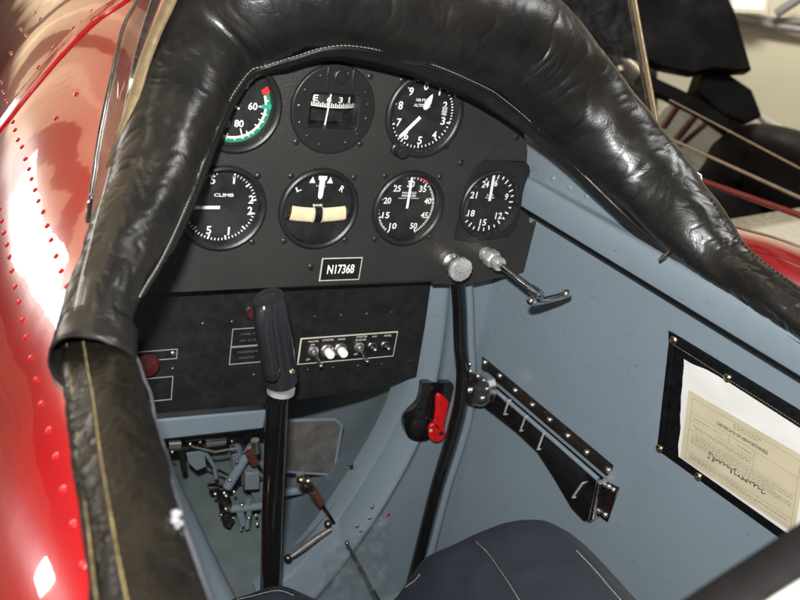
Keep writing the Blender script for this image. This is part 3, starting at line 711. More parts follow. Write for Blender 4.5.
# lap seams and rivets belong to the skin's surface pattern
seam = skpath([(-30,160),(0,125),(25,92),(60,50),(92,18),(118,0),(150,-25)])
if len(seam) > 4:
    rows = []
    for i, (p, nv) in enumerate(seam):
        tdir = (seam[min(i+1, len(seam)-1)][0]-seam[max(i-1, 0)][0]).normalized(); sd = nv.cross(tdir)
        rows.append([p+sd*x+nv*h for x, h in ((-.016,-.001),(-.0145,.0022),(-.004,.0026),(0,.0034),(.0035,.0034),(.006,.0020),(.0072,-.001))])
    q.grid(rows)
def rivets(pts, step, r):
    for p, nv in (resample(skpath(pts), step) if step else [skhit(*a) for a in pts]):
        if p is None: continue
        if nv.dot(p-CAM) > 0: nv = -nv
        q.ball(p+nv*r*.1, r, 10, squash=(nv, .45), m=5)
rivets([(1,82),(3,92),(6,101),(10,112),(13,122),(15,130),(18,140),(22,147),(25.5,159),(29,169),(31.5,179),(35,190),(38.5,201),(43,212),(47,226),(51,240),(56,256),(61,271),(67,286)], 0, .0026)
rivets([(0,210),(2,221),(4,233),(7,245),(9.5,257),(12,271),(15,287),(19,302),(22.5,320),(26,337),(30.5,358),(36,380),(41,404),(48,431),(55,457),(62,490),(72,525),(82,566)], 0, .0026)
rivets([(9,109),(17,96),(24,87),(33,80),(38,67),(48,60),(54,47),(65,40),(73,28),(81,22),(92,11)], 0, .0026)
rivets([(11,53),(21,29),(26,35),(35,13),(40,19),(76,94),(56,118),(82,26)], 0, .0028)
q.build('outer_skin', 'red_paint', fus, angle=30)
# crease seams (thin dark joint lines)
q = MB()
for pts in ():
    pth = skpath(pts)
    if len(pth) > 3: q.tube([p+nv*.0001 for p, nv in pth], .0004, 6)
if q.v: q.build('skin_joint', 'maroon_paint', fus)

# ------------------------------------------------------------------ padded leather rolls
def leather_tube(path3, name, mat, parent, per=40, nseg=84, flat=1.0, seed=0, dent=1.0, open_end=False):
    C3 = catmull([p for p, r, n in path3], per); Rr = catmull([(r, 0, 0) for p, r, n in path3], per); N3 = catmull([n for p, r, n in path3], per)
    rows = []; info = []; s = 0
    for i, p in enumerate(C3):
        if i: s += (p-C3[i-1]).length
        t_ = (C3[min(i+1, len(C3)-1)]-C3[max(i-1, 0)]).normalized()
        x = N3[i]; x = (x-t_*x.dot(t_)).normalized(); y = t_.cross(x)
        if y.dot(CAM-p) < 0: y = -y
        r = Rr[i].x
        row = []
        for j in range(nseg):
            a = 2*pi*j/nseg
            # big dents, medium puckers, sharp creases that run across the roll
            e = V((s*9, cos(a)*1.1, sin(a)*1.1+seed))
            dd_ = .0030*noise.noise(e)+.0016*noise.noise(V((s*34, cos(a)*1.7, sin(a)*1.7+seed+9)))
            pk = 1-abs(noise.noise(V((s*62+1.3*noise.noise(V((s*12, cos(a)*2, seed))), cos(a)*1.3+4, sin(a)*1.3+seed))))*2
            edge = max(0, -cos(a+0.5))+max(0, cos(a))*1.0
            dd_ -= .0011*max(0, pk)**5*(.25+.75*max(0, noise.noise(V((s*5+seed, a, 3)))+.4))
            p2 = 1-abs(noise.noise(V((s*115+4*cos(a), cos(a)*2.6, sin(a)*2.6+seed))))*2
            dd_ -= .00012*max(0, p2)**3
            rr = r+dd_*dent
            row.append(p+x*(cos(a)*rr)+y*(sin(a)*rr*flat))
        rows.append(row); info.append((p, x, y, r, s))
    q = MB(); n_ = nseg; k = len(rows)
    q.add([v_ for r_ in rows for v_ in r_], [(i*n_+j, i*n_+(j+1) % n_, (i+1)*n_+(j+1) % n_, (i+1)*n_+j) for i in range(k-1) for j in range(n_)])
    if not open_end: q.add(rows[0], [tuple(range(n_))])
    q.add(rows[-1], [tuple(range(n_))])
    q.build(name, mat, parent, angle=180)
    return info
def stitches(info, ang, parent, step=.0042, r=.0007, i0=0, i1=None, mat='thread', lift=.0006, ln=.0014, name='stitching'):
    q = MB(); pts = []
    for i, (p, x, y, rr, s) in enumerate(info[i0:i1]):
        a = ang(s) if callable(ang) else ang
        pts.append((p+x*cos(a)*(rr+lift)+y*sin(a)*(rr+lift)*1.0, x*cos(a)+y*sin(a)))
    for (p, nv), (p2, n2) in zip(resample(pts, step), resample(pts, step)[1:]):
        d_ = (p2-p).normalized(); q.tube([p-d_*ln*.8, p+d_*ln*.8], r, 6)
    return q.build(name, mat, parent)
roll = thing('leather_coaming_roll', 'thick padded black leather roll arching over the instrument panel and down both sides', 'padded coaming', cc[9][0])
cc[0] = (cc[0][0], cc[0][1]*1.0, cc[0][2])
q = MB(); rows = []
ct_ = sorted([((p-WF.o).dot(WF.U), (p-WF.o).dot(WF.V)) for p, r, n in cc[10:]])
def wtop(u):
    if u <= ct_[0][0]: return ct_[0][1]-.5*min(.16, (ct_[0][0]-u)*2)
    for (ua, va), (ub_, vb_) in zip(ct_, ct_[1:]):
        if u <= ub_: return va+(vb_-va)*(u-ua)/(ub_-ua)
    return ct_[-1][1]
for i in range(41):
    u = -.50+1.15*i/40; vt = wtop(u)-.012-(.02 if u < .06 else 0)
    rows.append([WF(u, vt+(-.60-vt)*j/14, 0.) for j in range(15)]+[WF(u, -.60-.06*sin(a), .06*(1-cos(a))) for a in [pi/2*k/8 for k in range(1, 9)]])
q.grid(rows); q.build('side_wall', 'cockpit_paint', fus, solid=.003)
info = leather_tube(cc, 'padded_cover', 'black_leather', roll, 46, 88, dent=1.15, seed=2)
NI = len(info); per = 46
# inner seam with stitches, and the thin under-flap that closes the gap to the panel
stitches(info, .14, roll, .0034, .00034, 1*per, int(12.5*per))
stitches(info, lambda s: pi*.86 - .9*max(0, min(1, (.16-s)/.16)), roll, .0034, .0005, 0, int(3.2*per))
stitches(info, pi*.80, roll, .0050, .0007, 14*per, 17*per, 'black_rubber')
q = MB(); rows = []
for i in range(2*per, 17*per, 4):
    p, x, y, r, s = info[i]
    e0 = p+x*cos(-.05)*r*.985+y*sin(-.05)*r; k = i/NI
    kk = sst(.52, .68, k); fw = V((0, 1, 0)).lerp(V((.8, .25, -.5)), kk).normalized()
    wd = .030-.018*kk
    e1 = e0+x*.007+fw*.012; e2 = e0+x*.0155*(1-.55*kk)+fw*wd
    rows.append([e0-y*.002, e0+x*.002, e1, e2])
q.grid(rows); q.build('under_flap', 'black_rubber', roll, solid=.002)
# piping along the seam
q = MB(); q.tube([info[i][0]+info[i][1]*cos(.02)*info[i][3]*1.0+info[i][2]*sin(.02)*info[i][3] for i in range(int(1.2*per), 16*per, 3)], .0017, 8); q.build('seam_piping', 'black_leather', roll)
# flared cuff where the roll ends over the sill leather
q = MB(); rows = []
p0_, x0_, y0_, r0_, s0_ = info[0]; td = (info[0][0]-info[12][0]).normalized()
for k in range(8):
    f_ = k/7; rows.append([])
    for j in range(65):
        a = 2*pi*j/64; rr = r0_*(1.0+.07*f_**1.6)+.0008*noise.noise(V((cos(a)*3, sin(a)*3, f_*3)))
        rows[-1].append(p0_-td*.010+td*(.026*f_+.003*sin(a*2)*f_)+x0_*cos(a)*rr+y0_*sin(a)*rr)
q.grid(rows); q.build('cuff', 'black_leather', roll, solid=.0016, angle=180)
q = MB(); q.tube([v_ for v_ in rows[-1]], .0009, 8); q.build('cuff_edging', 'black_leather', roll)
q = MB(); q.tube([v_ for v_ in rows[2]], .0007, 6); q.build('cuff_seam', 'thread', roll)

sill = thing('leather_sill_cover', 'worn leather sill cover below the roll, beside the red skin', 'padded sill', sc[3][0])
info2 = leather_tube(sc, 'padded_cover', 'sill_leather', sill, 60, 90, flat=.85, seed=11, dent=1.1)
for a0_, r_ in ((pi*.80, .0012), (pi*.62, .0009)):
    q = MB(); q.tube([p+x*cos(a0_)*r+y*sin(a0_)*r*.85 for p, x, y, r, s in info2[20::4]], r_, 8); q.build('raised_seam', 'black_leather', sill)
    g = MB(); P_ = resample([(p+x*cos(a0_-.04)*(r+.0008)+y*sin(a0_-.04)*(r+.0008)*.85, y) for p, x, y, r, s in info2[40:]], .0036)
    for (p, _), (p2, _) in zip(P_, P_[1:]): d2 = (p2-p).normalized(); g.tube([p-d2*.0012, p+d2*.0012], .00042, 6)
    g.build('seam_stitching', 'gold_thread', sill)
q = MB(); q.tube([p+x*r*1.0-y*.001+x*.0012*noise.noise(V((s*40, 0, 0))) for p, x, y, r, s in info2[55::3]], .0008, 8); q.build('edge_piping', 'pale_piping', sill)
fp = atD(176, 523, .375)
q = MB()
random.seed(5)
for i in range(9):
    q.ball(fp+V((random.uniform(-.002,.002), random.uniform(-.005,.006), random.uniform(-.004,.004))), random.uniform(.0012,.0022), 8, m=5)
q.build('torn_padding', 'fluff', sill)
q = MB(); rows = []
for i, (px, py, hh) in enumerate([(411,63,2),(417,66,6),(424,69,8),(431,72,7),(438,75,8),(446,79,5),(456,83,3),(470,90,2),(484,97,1)]):
    rows.append([atY(px-hh*.15, py+hh*k/3, -.030+.004*noise.noise(V((i*.8, k*.9, 0)))) for k in range(4)])
q.grid(rows); q.build('torn_lining', 'dark_steel', roll, solid=.001)
# small hooks / clips along the right edge of the roll
for px, py in ((662,258),(713,290)):
    t = thing('spring_clip', 'small metal clip hanging under the right side of the roll, ' + ('the thicker upper one' if px < 700 else 'the thinner lower one'), 'clip', atD(px, py, .80), 'clips under the leather roll')
    a_ = atD(px+7, py-7, .775); b_ = atD(px-3, py+3, .775)
    g = MB(); g.tube([a_, a_.lerp(b_, .5)+V((0,0,-.001)), b_], [.0012, .0024, .0014] if px < 700 else .0009, 8); g.build('clip_tongue', 'dark_steel', t)

# ------------------------------------------------------------------ windshields
t = thing('left_windshield', 'clear acrylic windshield side with metal frame above the red skin at left', 'windshield', atD(120, 100, .68))
lp = [(146,-30,.74),(137,0,.73),(123,28,.72),(112,75,.70),(103,115,.685),(97,150,.67),(91,195,.65),(88,222,.64)]
rp = [(165,-30,.73),(153,0,.72),(141,38,.71),(132,75,.70),(126,108,.68),(118,150,.665),(106,195,.65),(95,222,.64)]
tp_ = [(182,-30,.66),(171,0,.655),(157,30,.65),(144.5,62,.645),(135,95,.635),(126,125,.63),(119,146,.635),(111,168,.66)]
L3 = catmull([atD(*p) for p in lp], 6); R3 = catmull([atD(*p) for p in rp], 6); T3 = catmull([atD(*p) for p in tp_], 6)
q = MB(); q.tube(L3, .0017, 10); q.build('edge_trim', 'dark_steel', t)
q = MB(); q.tube(R3, .0020, 10); q.build('frame_tube', 'chrome', t)
q = MB(); q.tube(T3, .0048, 12, flat=.6); q.build('retainer_strip', 'tan_strip', t)
q = MB(); q.grid([[a.lerp(b_, k/4)+V((-.004,0,.004))*sin(pi*k/4) for k in range(5)] for a, b_ in zip(L3, R3)]); q.build('pane', 'acrylic', t, solid=.002)
q = MB(); q.grid([[a.lerp(b_, k/2) for k in range(3)] for a, b_ in zip(R3, T3)]); q.build('retainer_flange', 'red_paint', t, solid=.001)
g = MB(); g.ball(atD(144, 101, .665), .004, 12, m=6); g.build('screw', 'chrome', t)

t = thing('right_windshield', 'clear acrylic windshield pane with a tan metal edge strip behind the roll at upper right', 'windshield', atD(640, 100, .9))
f0 = atD(657, 128, .875); f1 = atD(645, 62, .90); f2 = atD(634, 0, .92); f3 = atD(624, -60, .94)
q = MB(); q.tube(catmull([f0, f1, f2, f3], 6), .0036, 12, flat=.7); q.build('edge_strip', 'tan_strip', t)
q = MB(); q.tube([p+V((-.006,.002,0)) for p in catmull([f0, f1, f2, f3], 6)], .0016, 8); q.build('inner_trim', 'dark_steel', t)
g0 = atD(600, 75, .90); g1 = atD(545, 0, .93); g2 = atD(500, -60, .95)
q = MB(); q.grid([[a.lerp(b_, k/6)+V((.004,.006,.0))*sin(pi*k/6) for k in range(7)] for a, b_ in zip(catmull([f0, f1, f2, f3], 5), catmull([f0, g0, g1, g2], 5))]); q.build('pane', 'acrylic', t, solid=.003)

# ------------------------------------------------------------------ diagonal tube, bracket and riveted quadrant on the side wall
t = thing('black_steel_tube', 'glossy black steel tube running down the side wall from behind the silver knob', 'tube', WF(0, -.3, .03))
tw = .030
pth = [atY(a, b_, .012) for a, b_ in ((449,215),(455,262),(459,300),(460.5,345),(463,378),(460,405),(451,440),(436,490),(422,545),(411,588),(398,640))]
q = MB(); q.tube(catmull(pth, 6), .0086, 20); q.build('tube_body', 'black_gloss', t)
c2 = [atY(a, b_, .028) for a, b_ in ((461,215),(466,262),(469,300),(470.5,345),(472,378),(469,415),(461,445),(446,492),(432,547),(421,588),(408,640))]
t = thing('blue_conduit', 'thin blue-grey tube running behind the glossy black tube', 'conduit', WF(0, -.3, .01))
q = MB(); q.tube(catmull(c2, 6), .0056, 14); q.build('conduit_body', 'cockpit_paint', t)

def W4(pts, w): return [WF.uv(a, b_, w) for a, b_ in pts]
quad = thing('riveted_bracket', 'long black tapered bracket with riveted flange bolted to the blue side wall', 'bracket', WF(*WF.uv(540, 440), 0))
q = MB(); q.prism(W4([(482,356.5),(612.6,465.5),(611.5,470),(606.5,476.5),(481,369)], .003), WF, .0005, .0030); q.build('riveted_flange', 'flange_metal', quad, bevel=.0006, smooth=False)
rv = [(484,362.5),(499,376),(514.5,390.5),(531.5,405),(549,420),(567,436),(586,452.5),(607.5,470)]
for px, py in rv:
    u, v = WF.uv(px, py, .004)
    g = MB(); g.ball(WF(u, v, .0032), .0039, 12, squash=(WF.W, .8), m=6); g.build('rivet', 'aluminium', quad)
q = MB(); q.tube([WF(*WF.uv(a, b_, .016), .016) for a, b_ in ((472,371),(505,398.5),(550,437),(598,479))], .0027, 10, flat=1.0); q.build('edge_bead', 'cockpit_paint', quad)
face = [(474,374),(597.5,481),(589.5,521.5),(583,521),(570.5,508),(553,478),(536,452),(517,434),(499.5,420),(484,408),(474,402)]
q = MB(); q.prism(W4(face, .016), WF, .003, .016); q.build('box_body', 'black_gloss', quad, bevel=.0018, smooth=False)
q = MB(); q.prism(W4([(597.5,480),(600,484),(594,519),(589,522)], .016), WF, .004, .0175); q.build('end_flange', 'chrome', quad, bevel=.0006, smooth=False)
for (a, b_) in (((509,400.5),(504.5,414.5)),((526,416.5),(520.5,431)),((544,433.5),(538,449.5)),((583,483),(573,497.5))):
    u0, v0 = WF.uv(*a, .019); u1, v1 = WF.uv(*b_, .019)
    g = MB(); g.tube([WF(u0, v0, .0162), WF(u0, v0, .0195), WF(u1, v1, .0195), WF(u1, v1, .0162)], .0013, 8); g.build('wire_pin', 'bright_metal', quad)
tab = thing('riveted_tab', 'small black plate with four bright rivets at the lower end of the bracket', 'plate', WF(*WF.uv(607, 505), 0))
q = MB(); q.prism(W4([(607,482),(619,488),(607,522.5),(595.5,513.5)], .003), WF, .0005, .0032); q.build('plate', 'black_gloss', tab, bevel=.0006, smooth=False)
for px, py in ((608.5,486.5),(613,489.5),(600,511.5),(605,515)):
    g = MB(); g.ball(WF(*WF.uv(px, py, .004), .0034), .0033, 12, squash=(WF.W, .8), m=6); g.build('rivet', 'aluminium', tab)
cl = thing('tube_clamp', 'chrome clamp joining the black tube to the riveted bracket', 'clamp', WF(*WF.uv(472, 392), .02))
cw = .036
q = MB(); q.prism(W4([(461,402),(464,382),(470,373),(479,373.5),(487,380),(489,388),(487,403),(480,406.5),(470,405.5)], cw), WF, .022, cw); q.build('clamp_plate', 'polished', cl, bevel=.002, smooth=False)
for px, py, r_ in ((470,364,.0028),(470.5,371,.0026),(478,376,.003),(484,380,.0026),(469,390,.0045),(482,398,.003),(465,404,.0035),(487,389,.0026)):
    g = MB(); g.ball(WF(*WF.uv(px, py, cw), cw+.0008), r_, 12, squash=(WF.W, .8), m=6); g.build('bolt', 'aluminium', cl)

# ------------------------------------------------------------------ document pocket
class Q4:
    def __init__(s, tl, tr, br, bl, w): s.c = [WF(*WF.uv(*p, w), 0) for p in (tl, tr, br, bl)]
    def __call__(s, a, b_, w=0): return s.c[0].lerp(s.c[1], a).lerp(s.c[3].lerp(s.c[2], a), b_)+WF.W*w       # a across, b down
    def poly(s, mb, pts, w0, w1=None, mi=0):
        n_ = len(pts)
        if w1 is None: mb.add([s(a, b_, w0) for a, b_ in pts], [tuple(range(n_))], mi)
        else: mb.add([s(a, b_, w0) for a, b_ in pts]+[s(a, b_, w1) for a, b_ in pts], [tuple(range(n_)), tuple(range(n_, 2*n_))]+[(i, (i+1) % n_, (i+1) % n_+n_, i+n_) for i in range(n_)], mi)
dp = thing('document_pocket', 'black vinyl document pocket snapped to the right side wall', 'document pocket', WF(*WF.uv(740, 430), 0))
PQ = Q4((671,332), (822,424), (812,560), (658,449), .003)
q = MB(); PQ.poly(q, [(0,0),(1,0),(1,1),(0,1)], .0006, .0024); q.build('backing', 'pocket_black', dp, smooth=False)
q = MB()
for pts in ([(0,0),(1,0),(1,.115),(0,.095)], [(0,.935),(1,.925),(1,1),(0,1)], [(0,.095),(.040,.095),(.040,.935),(0,.935)], [(.965,.115),(1,.115),(1,.925),(.965,.925)]): PQ.poly(q, pts, .0042, .0052)
q.build('border', 'pocket_black', dp, smooth=False, bevel=.0004)
q = MB()
for ln in ([(.02,.075),(.98,.090)],):
    (a0_, b0_), (a1_, b1_) = ln
    for i in range(60):
        k0 = i/60; k1 = (i+.6)/60
        q.tube([PQ(a0_+(a1_-a0_)*k, b0_+(b1_-b0_)*k, .0054) for k in (k0, k1)], .0003, 5)
q.build('stitching', 'ink_faint', dp)
for a_, b_ in ((.035,.04),(.425,.075),(.02,.975),(.30,.975)):
    g = MB(); fr_ = Fr(PQ(a_, b_, .0052), WF.U); g.lathe(fr_, (0,0), [(.0042,0),(.0040,.0012),(.0026,.0022),(.0012,.0020),(.0008,.0010)], 20); g.build('snap', 'brass', dp)
g = MB(); PQ.poly(g, [(-.006,-.01),(.07,-.012),(.05,.05),(.0,.06)], .0052, .0060); g.build('corner_tab', 'brass' if 0 else 'pocket_black', dp, smooth=False)
ws = thing('white_sheet', 'folded white paper sheet behind the cream certificate in the pocket', 'paper', PQ(.5,.3))
def q4uv(px, py, w=.004): return WF.uv(px, py, w)
WS = Q4((683.5,359), (812,423), (806,548), (678,458), .0036)
q = MB(); rows = []
for j in range(17):
    rows.append([WS(i/24+.012*noise.noise(V((j*.4, 0, 5)))*(1 if i == 0 else 0), j/16+(.015*noise.noise(V((i*.3, 1, 0))) if j == 0 else 0), .0033+.0004*noise.noise(V((i*.35, j*.4, 2)))+.0005*noise.noise(V((i*.9+j*.5, j*.2, 8)))) for i in range(25)])
q.grid(rows); q.build('sheet', 'paper_white', ws, angle=180)
ct = thing('airworthiness_certificate', 'cream printed certificate of airworthiness with a handwritten signature in the pocket', 'certificate', PQ(.5,.7))
CQ = Q4((688.5,390), (806,458), (794,534), (680,457), .0046)
q = MB(); q.grid([[CQ(i/12, j/8, .0043+.0003*noise.noise(V((i*.5, j*.5, 7)))) for i in range(13)] for j in range(9)]); q.build('paper', 'paper_cream', ct, angle=180)
def cw_(u, v, w): return CQ(u, v, .0048)
AS = (CQ(0,0)-CQ(0,1)).length/(CQ(0,0)-CQ(1,0)).length
def ctext(mb, s_, a, b_, h, wd): 
    vs, fs, W_, H_ = textdata(s_, True); mb.add([CQ(a+p.x*wd/W_, b_-p.y*h/H_, .0048) for p in vs], fs)
q = MB()
for (a0_, b0_), (a1_, b1_) in ((( .05,.07),(.97,.07)),((.97,.07),(.97,.95)),((.97,.95),(.05,.95)),((.05,.95),(.05,.07)),((.05,.27),(.97,.29)),((.05,.38),(.62,.40)),((.40,.27),(.40,.40)),((.62,.28),(.62,.52)),((.05,.83),(.97,.84)),((.05,.52),(.97,.52))):
    t_ = .0035; horiz = abs(a1_-a0_) > abs(b1_-b0_)
    CQ.poly(q, [(a0_, b0_), (a1_, b1_), (a1_, b1_+t_*1.6), (a0_, b0_+t_*1.6)] if horiz else [(a0_, b0_), (a1_, b1_), (a1_-t_, b1_), (a0_-t_, b0_)], .0047)
q.build('ruled_frame', 'ink_faint', ct, smooth=False)
q = MB(); ctext(q, 'CERTIFICATE OF AIRWORTHINESS', .50, .215, .048, .44); q.build('title', 'ink', ct, smooth=False)
q = MB(); random.seed(11)
for b_, a0_, a1_ in ([(.10,.42,.66),(.135,.42,.64)]+[(.33,.08,.34),(.34,.46,.60)]+[(.435,.08,.6),(.465,.1,.6)]+[(.55+.033*i,.08 if i else .12,.95 if i % 3 != 2 else .8) for i in range(5)]+[(.86,.08,.6),(.885,.08,.94),(.91,.08,.7)]):
    a = a0_
    while a < a1_:
        w_ = random.uniform(.008, .035)
        CQ.poly(q, [(a, b_), (min(a+w_, a1_), b_), (min(a+w_, a1_), b_+.014), (a, b_+.014)], .0047); a += w_+.008
q.build('print', 'ink_faint', ct, smooth=False)
q = MB(); sg = []
for i in range(200):
    k = i/199; big = (k < .13) or (.40 < k < .52)
    sg.append(CQ(.24+.50*k+.011*sin(k*95), .70+.03*k+(.052 if big else .010+.012*abs(sin(k*17)))*sin(k*(60 if big else 84)+1)+.012*sin(k*13), .0049))
q.tube(sg, .00042, 5); q.build('signature', 'ink', ct)

# ------------------------------------------------------------------ fuel selector
SFU = Fr((0, .044, 0))
def z8(pts): return [SFU.uv(390+a/7.5, 370+b_/7.5) for a, b_ in pts]
t = thing('fuel_selector', 'black fuel selector plate with a bright red lever, left of the black tube', 'fuel selector', SFU(*SFU.uv(425, 410)))
pl_ = catmull([(*p, 0) for p in z8([(232,110),(245,88),(300,84),(440,88),(466,100),(464,140),(425,290),(380,420),(330,480),(270,515),(190,525),(125,490),(97,410),(112,340),(160,285),(205,240),(225,180)])], 3)
q = MB(); q.prism([(p.x, p.y) for p in pl_], SFU, -.006, .004); q.build('plate', 'black_gloss', t, bevel=.0008, smooth=False)
q = MB(); q.lathe(SFU, z8([(205,415)])[0], [(.0125,.004),(.0122,.006),(.011,.0066),(.001,.0068)], 32); q.build('dial', 'dial_black', t)
lv = catmull([(*p, 0) for p in z8([(312,165),(322,145),(345,142),(385,175),(405,205),(400,240),(372,385),(378,430),(360,480),(320,500),(280,490),(258,450),(262,385),(298,345),(310,250)])], 3)
q = MB(); q.prism([(p.x, p.y) for p in lv], SFU, .008, .0135); o_ = q.build('lever', 'red_plastic', t, bevel=.0015)
rg = z8([(322,158),(340,158),(385,215),(355,380),(330,400),(318,360),(325,260)])
q = MB(); q.prism(rg, SFU, .0130, .0155); q.build('rib', 'red_plastic', o_, bevel=.0012)
q = MB(); q.lathe(SFU, z8([(345,430)])[0], [(.0030,.0132),(.0028,.0150),(.001,.0152)], 14); q.build('pivot', 'black_rubber', o_)
q = MB(); q.lathe(SFU, z8([(268,408)])[0], [(.0022,.0132),(.0020,.0150),(.001,.0152)], 12); q.build('pin', 'mark_cream', o_)
q = MB(); a_, b_ = z8([(212,275), (330,395)]); q.tube([SFU(*a_, .0075), SFU(*b_, .0145)], .0011, 8); q.build('safety_wire', 'dark_steel', t)

# ------------------------------------------------------------------ control stick
t = thing('control_stick', 'control stick with black rubber grip on a glossy black tube in the centre', 'control stick', V((0,-.04,-.5)))
s0 = atY(272, 290, -.05); s1 = atY(276, 335, -.05); s2 = atY(281, 378, -.048); s3 = atY(281, 388, -.047); s4 = atY(277, 400, -.045); s5 = atY(272, 520, -.04); s6 = atY(270, 600, -.04)
q = MB(); q.tube([s3, s4, s5, s6], [.0112, .0112, .0114, .0114], 24); q.build('tube', 'black_gloss', t)
q = MB(); gp = catmull([atY(268.5,298,-.056), atY(270,303,-.055), atY(272.5,318,-.053), atY(276.5,345,-.05), atY(280,371,-.048), atY(280.5,382,-.047)], 6)
def gr(k): return .0150+.0025*k+(-.002*(k > .93)*(k-.93)/.07)
n_ = len(gp); q.tube(gp, [(.0120 if i == 0 else .0140)+.0024*(i/n_) - (.003 if i == n_-1 else 0) for i in range(n_)], 28, flat=1.05); q.build('grip', 'grip_black', t)
rg = catmull([atY(263,303,-.068), atY(263,320,-.070), atY(268,350,-.068), atY(272,377,-.066)], 6)
q = MB(); q.tube(rg, [.009, .0102]+[.0105]*(len(rg)-3)+[.008], 18, flat=.8); q.build('grip_pad', 'grip_black', t)
q = MB(); q.tube([s3+V((0,0,.001)), s3-V((0,0,.0045))], .0140, 24); q.build('collar', 'bright_metal', t)
g = MB(); g.ball(atY(292,371,-.063), .0036, 12, squash=(atY(292,371,-.063)-s2, .5), m=6); g.build('screw', 'brass', t)

# ------------------------------------------------------------------ rudder pedal and linkages in the footwell
YP = .165
t = thing('rudder_pedal', 'flat worn metal rudder pedal plate right of the stick', 'pedal', atY(315, 445, YP))
PFr = Fr((0, YP, 0))
pc = [PFr.uv(*p) for p in ((286,420),(334,418),(341,424),(333,470),(326,473),(284,470))]
q = MB(); q.prism(pc, PFr, 0, .004); q.build('plate', 'pedal_metal', t, bevel=.001, smooth=False)
q = MB(); ep = [PFr(*p, .002) for p in pc]; q.tube(ep+[ep[0]], .0030, 8); q.build('rim', 'cockpit_paint', t)
q = MB(); q.tube([atY(300,470,YP), atY(300,490,YP), atY(268,494,YP)], .007, 12); q.build('arm', 'cockpit_paint', t)
t = thing('rudder_cable_turnbuckle', 'copper-coloured turnbuckle and dark rod below the pedal plate', 'turnbuckle', atY(315, 495, .16))
a_ = [atY(x, y, .046) for x, y in ((301,480),(308,481),(313,490),(321,503),(327,512),(334,523))]
q = MB(); q.tube(a_[2:4], .0052, 12); q.build('barrel', 'copper', t)
q = MB(); q.tube([a_[0], a_[1], a_[2]], .0040, 10); q.build('fork', 'dark_steel', t)
q = MB(); q.tube(a_[3:], .0022, 10); q.build('rod', 'dark_steel', t)
for p in (a_[0], a_[1]):
    g = MB(); g.ball(p, .0058, 12); g.build('joint', 'brass', t)
t = thing('control_rod', 'tan-grey push rod lying on the footwell side below the turnbuckle', 'rod', atY(310, 540, .12))
a_ = [atY(x, y, .040) for x, y in ((331,529),(318,537),(303,548),(292,556),(288,558))]
q = MB(); q.tube(a_, [.003,.0042,.0042,.003,.003], 10); q.build('rod_body', 'pedal_metal', t)
for p in (atY(328,524,.040), a_[-1]):
    g = MB(); g.ball(p, .0052, 12); g.build('rod_end', 'dark_steel', t)
t = thing('rudder_linkage', 'rudder linkage of dark brackets, rods and a blue arm left of the stick', 'linkage', atY(230, 490, .2))
def ty(pts, y, r, name, mat, par=t, n=12, cap=True):
    g = MB(); g.tube([atY(a, b_, y) for a, b_ in pts], r, n); return g.build(name, mat, par)
ty([(152,447),(175,445),(200,441),(250,436)], .24, .0042, 'cross_rod', 'dark_steel')
ty([(178,447),(205,443)], .24, .0085, 'sleeve', 'black_rubber')
ty([(168,446),(180,445)], .235, .0075, 'clevis', 'aluminium')
ty([(157,449),(161,449)], .235, .0090, 'clevis', 'chrome')
ty([(205,443),(225,441)], .235, .0060, 'coupling', 'aluminium')
ty([(253,446),(243,461),(227,487)], .2, .0072, 'swing_arm', 'cockpit_paint')
ty([(249,452),(255,463)], .19, .0065, 'boot', 'copper')
ty([(222,509),(240,508),(266,505)], .2, .0062, 'pivot_tube', 'cockpit_paint')
ty([(222,509),(228,508.5)], .2, .0120, 'pivot_boss', 'dark_steel')
g = MB(); Yb = Fr((0,.2,0)); g.prism([Yb.uv(*p) for p in ((216,488),(226,486),(231,500),(233,520),(229,527),(223,524),(219,505))], Yb, -.006, .004); g.build('bracket', 'dark_steel', t, bevel=.001)
g = MB(); g.prism([Yb.uv(*p) for p in ((236,512),(240,526),(246,524),(242,505),(238,503))], Yb, -.004, .004); g.build('bracket', 'cockpit_paint', t, bevel=.001)
g = MB(); g.prism([Yb.uv(*p) for p in ((208,486),(219,485),(220,489),(209,490))], Yb, -.006, .004); g.build('stop_block', 'dark_steel', t, bevel=.001)
g = MB(); g.prism([Yb.uv(*p) for p in ((248,478),(262,476),(262,494),(247,495))], Yb, -.03, -.01); g.build('mount', 'cockpit_paint', t, bevel=.002)
g = MB(); g.prism([Yb.uv(*p) for p in ((230,430),(262,426),(262,450),(246,452),(232,446))], Fr((0,.26,0)), -.006, .004); g.build('upper_bracket', 'cockpit_paint', t, bevel=.002)
for px, py in ((224,493),(226,496),(249,518),(257,524),(215,494),(242,505),(234,492),(226,509)):
    g = MB(); g.ball(atY(px, py, .19), .0030, 8, m=5); g.build('bolt', 'aluminium', t)
ty([(180,446),(184,470)], .24, .0040, 'drop_link', 'black_rubber')
ty([(164,440),(190,455),(215,470)], .25, .0016, 'cable', 'dark_steel'); ty([(236,436),(262,470)], .24, .0016, 'cable', 'dark_steel')
ty([(205,452),(214,466),(216,478)], .25, .0030, 'link', 'cockpit_paint'); ty([(240,512),(241,530)], .2, .0022, 'link', 'aluminium')
ty([(248,500),(249,512),(247,528)], .2, .0040, 'link', 'cockpit_paint'); ty([(255,440),(256,452)], .19, .0060, 'fork', 'aluminium')
g = MB(); g.prism([Fr((0,.25,0)).uv(*p) for p in ((186,452),(204,450),(206,466),(196,470),(188,462))], Fr((0,.25,0)), -.004, .002); g.build('gusset', 'cockpit_paint', t, bevel=.001)

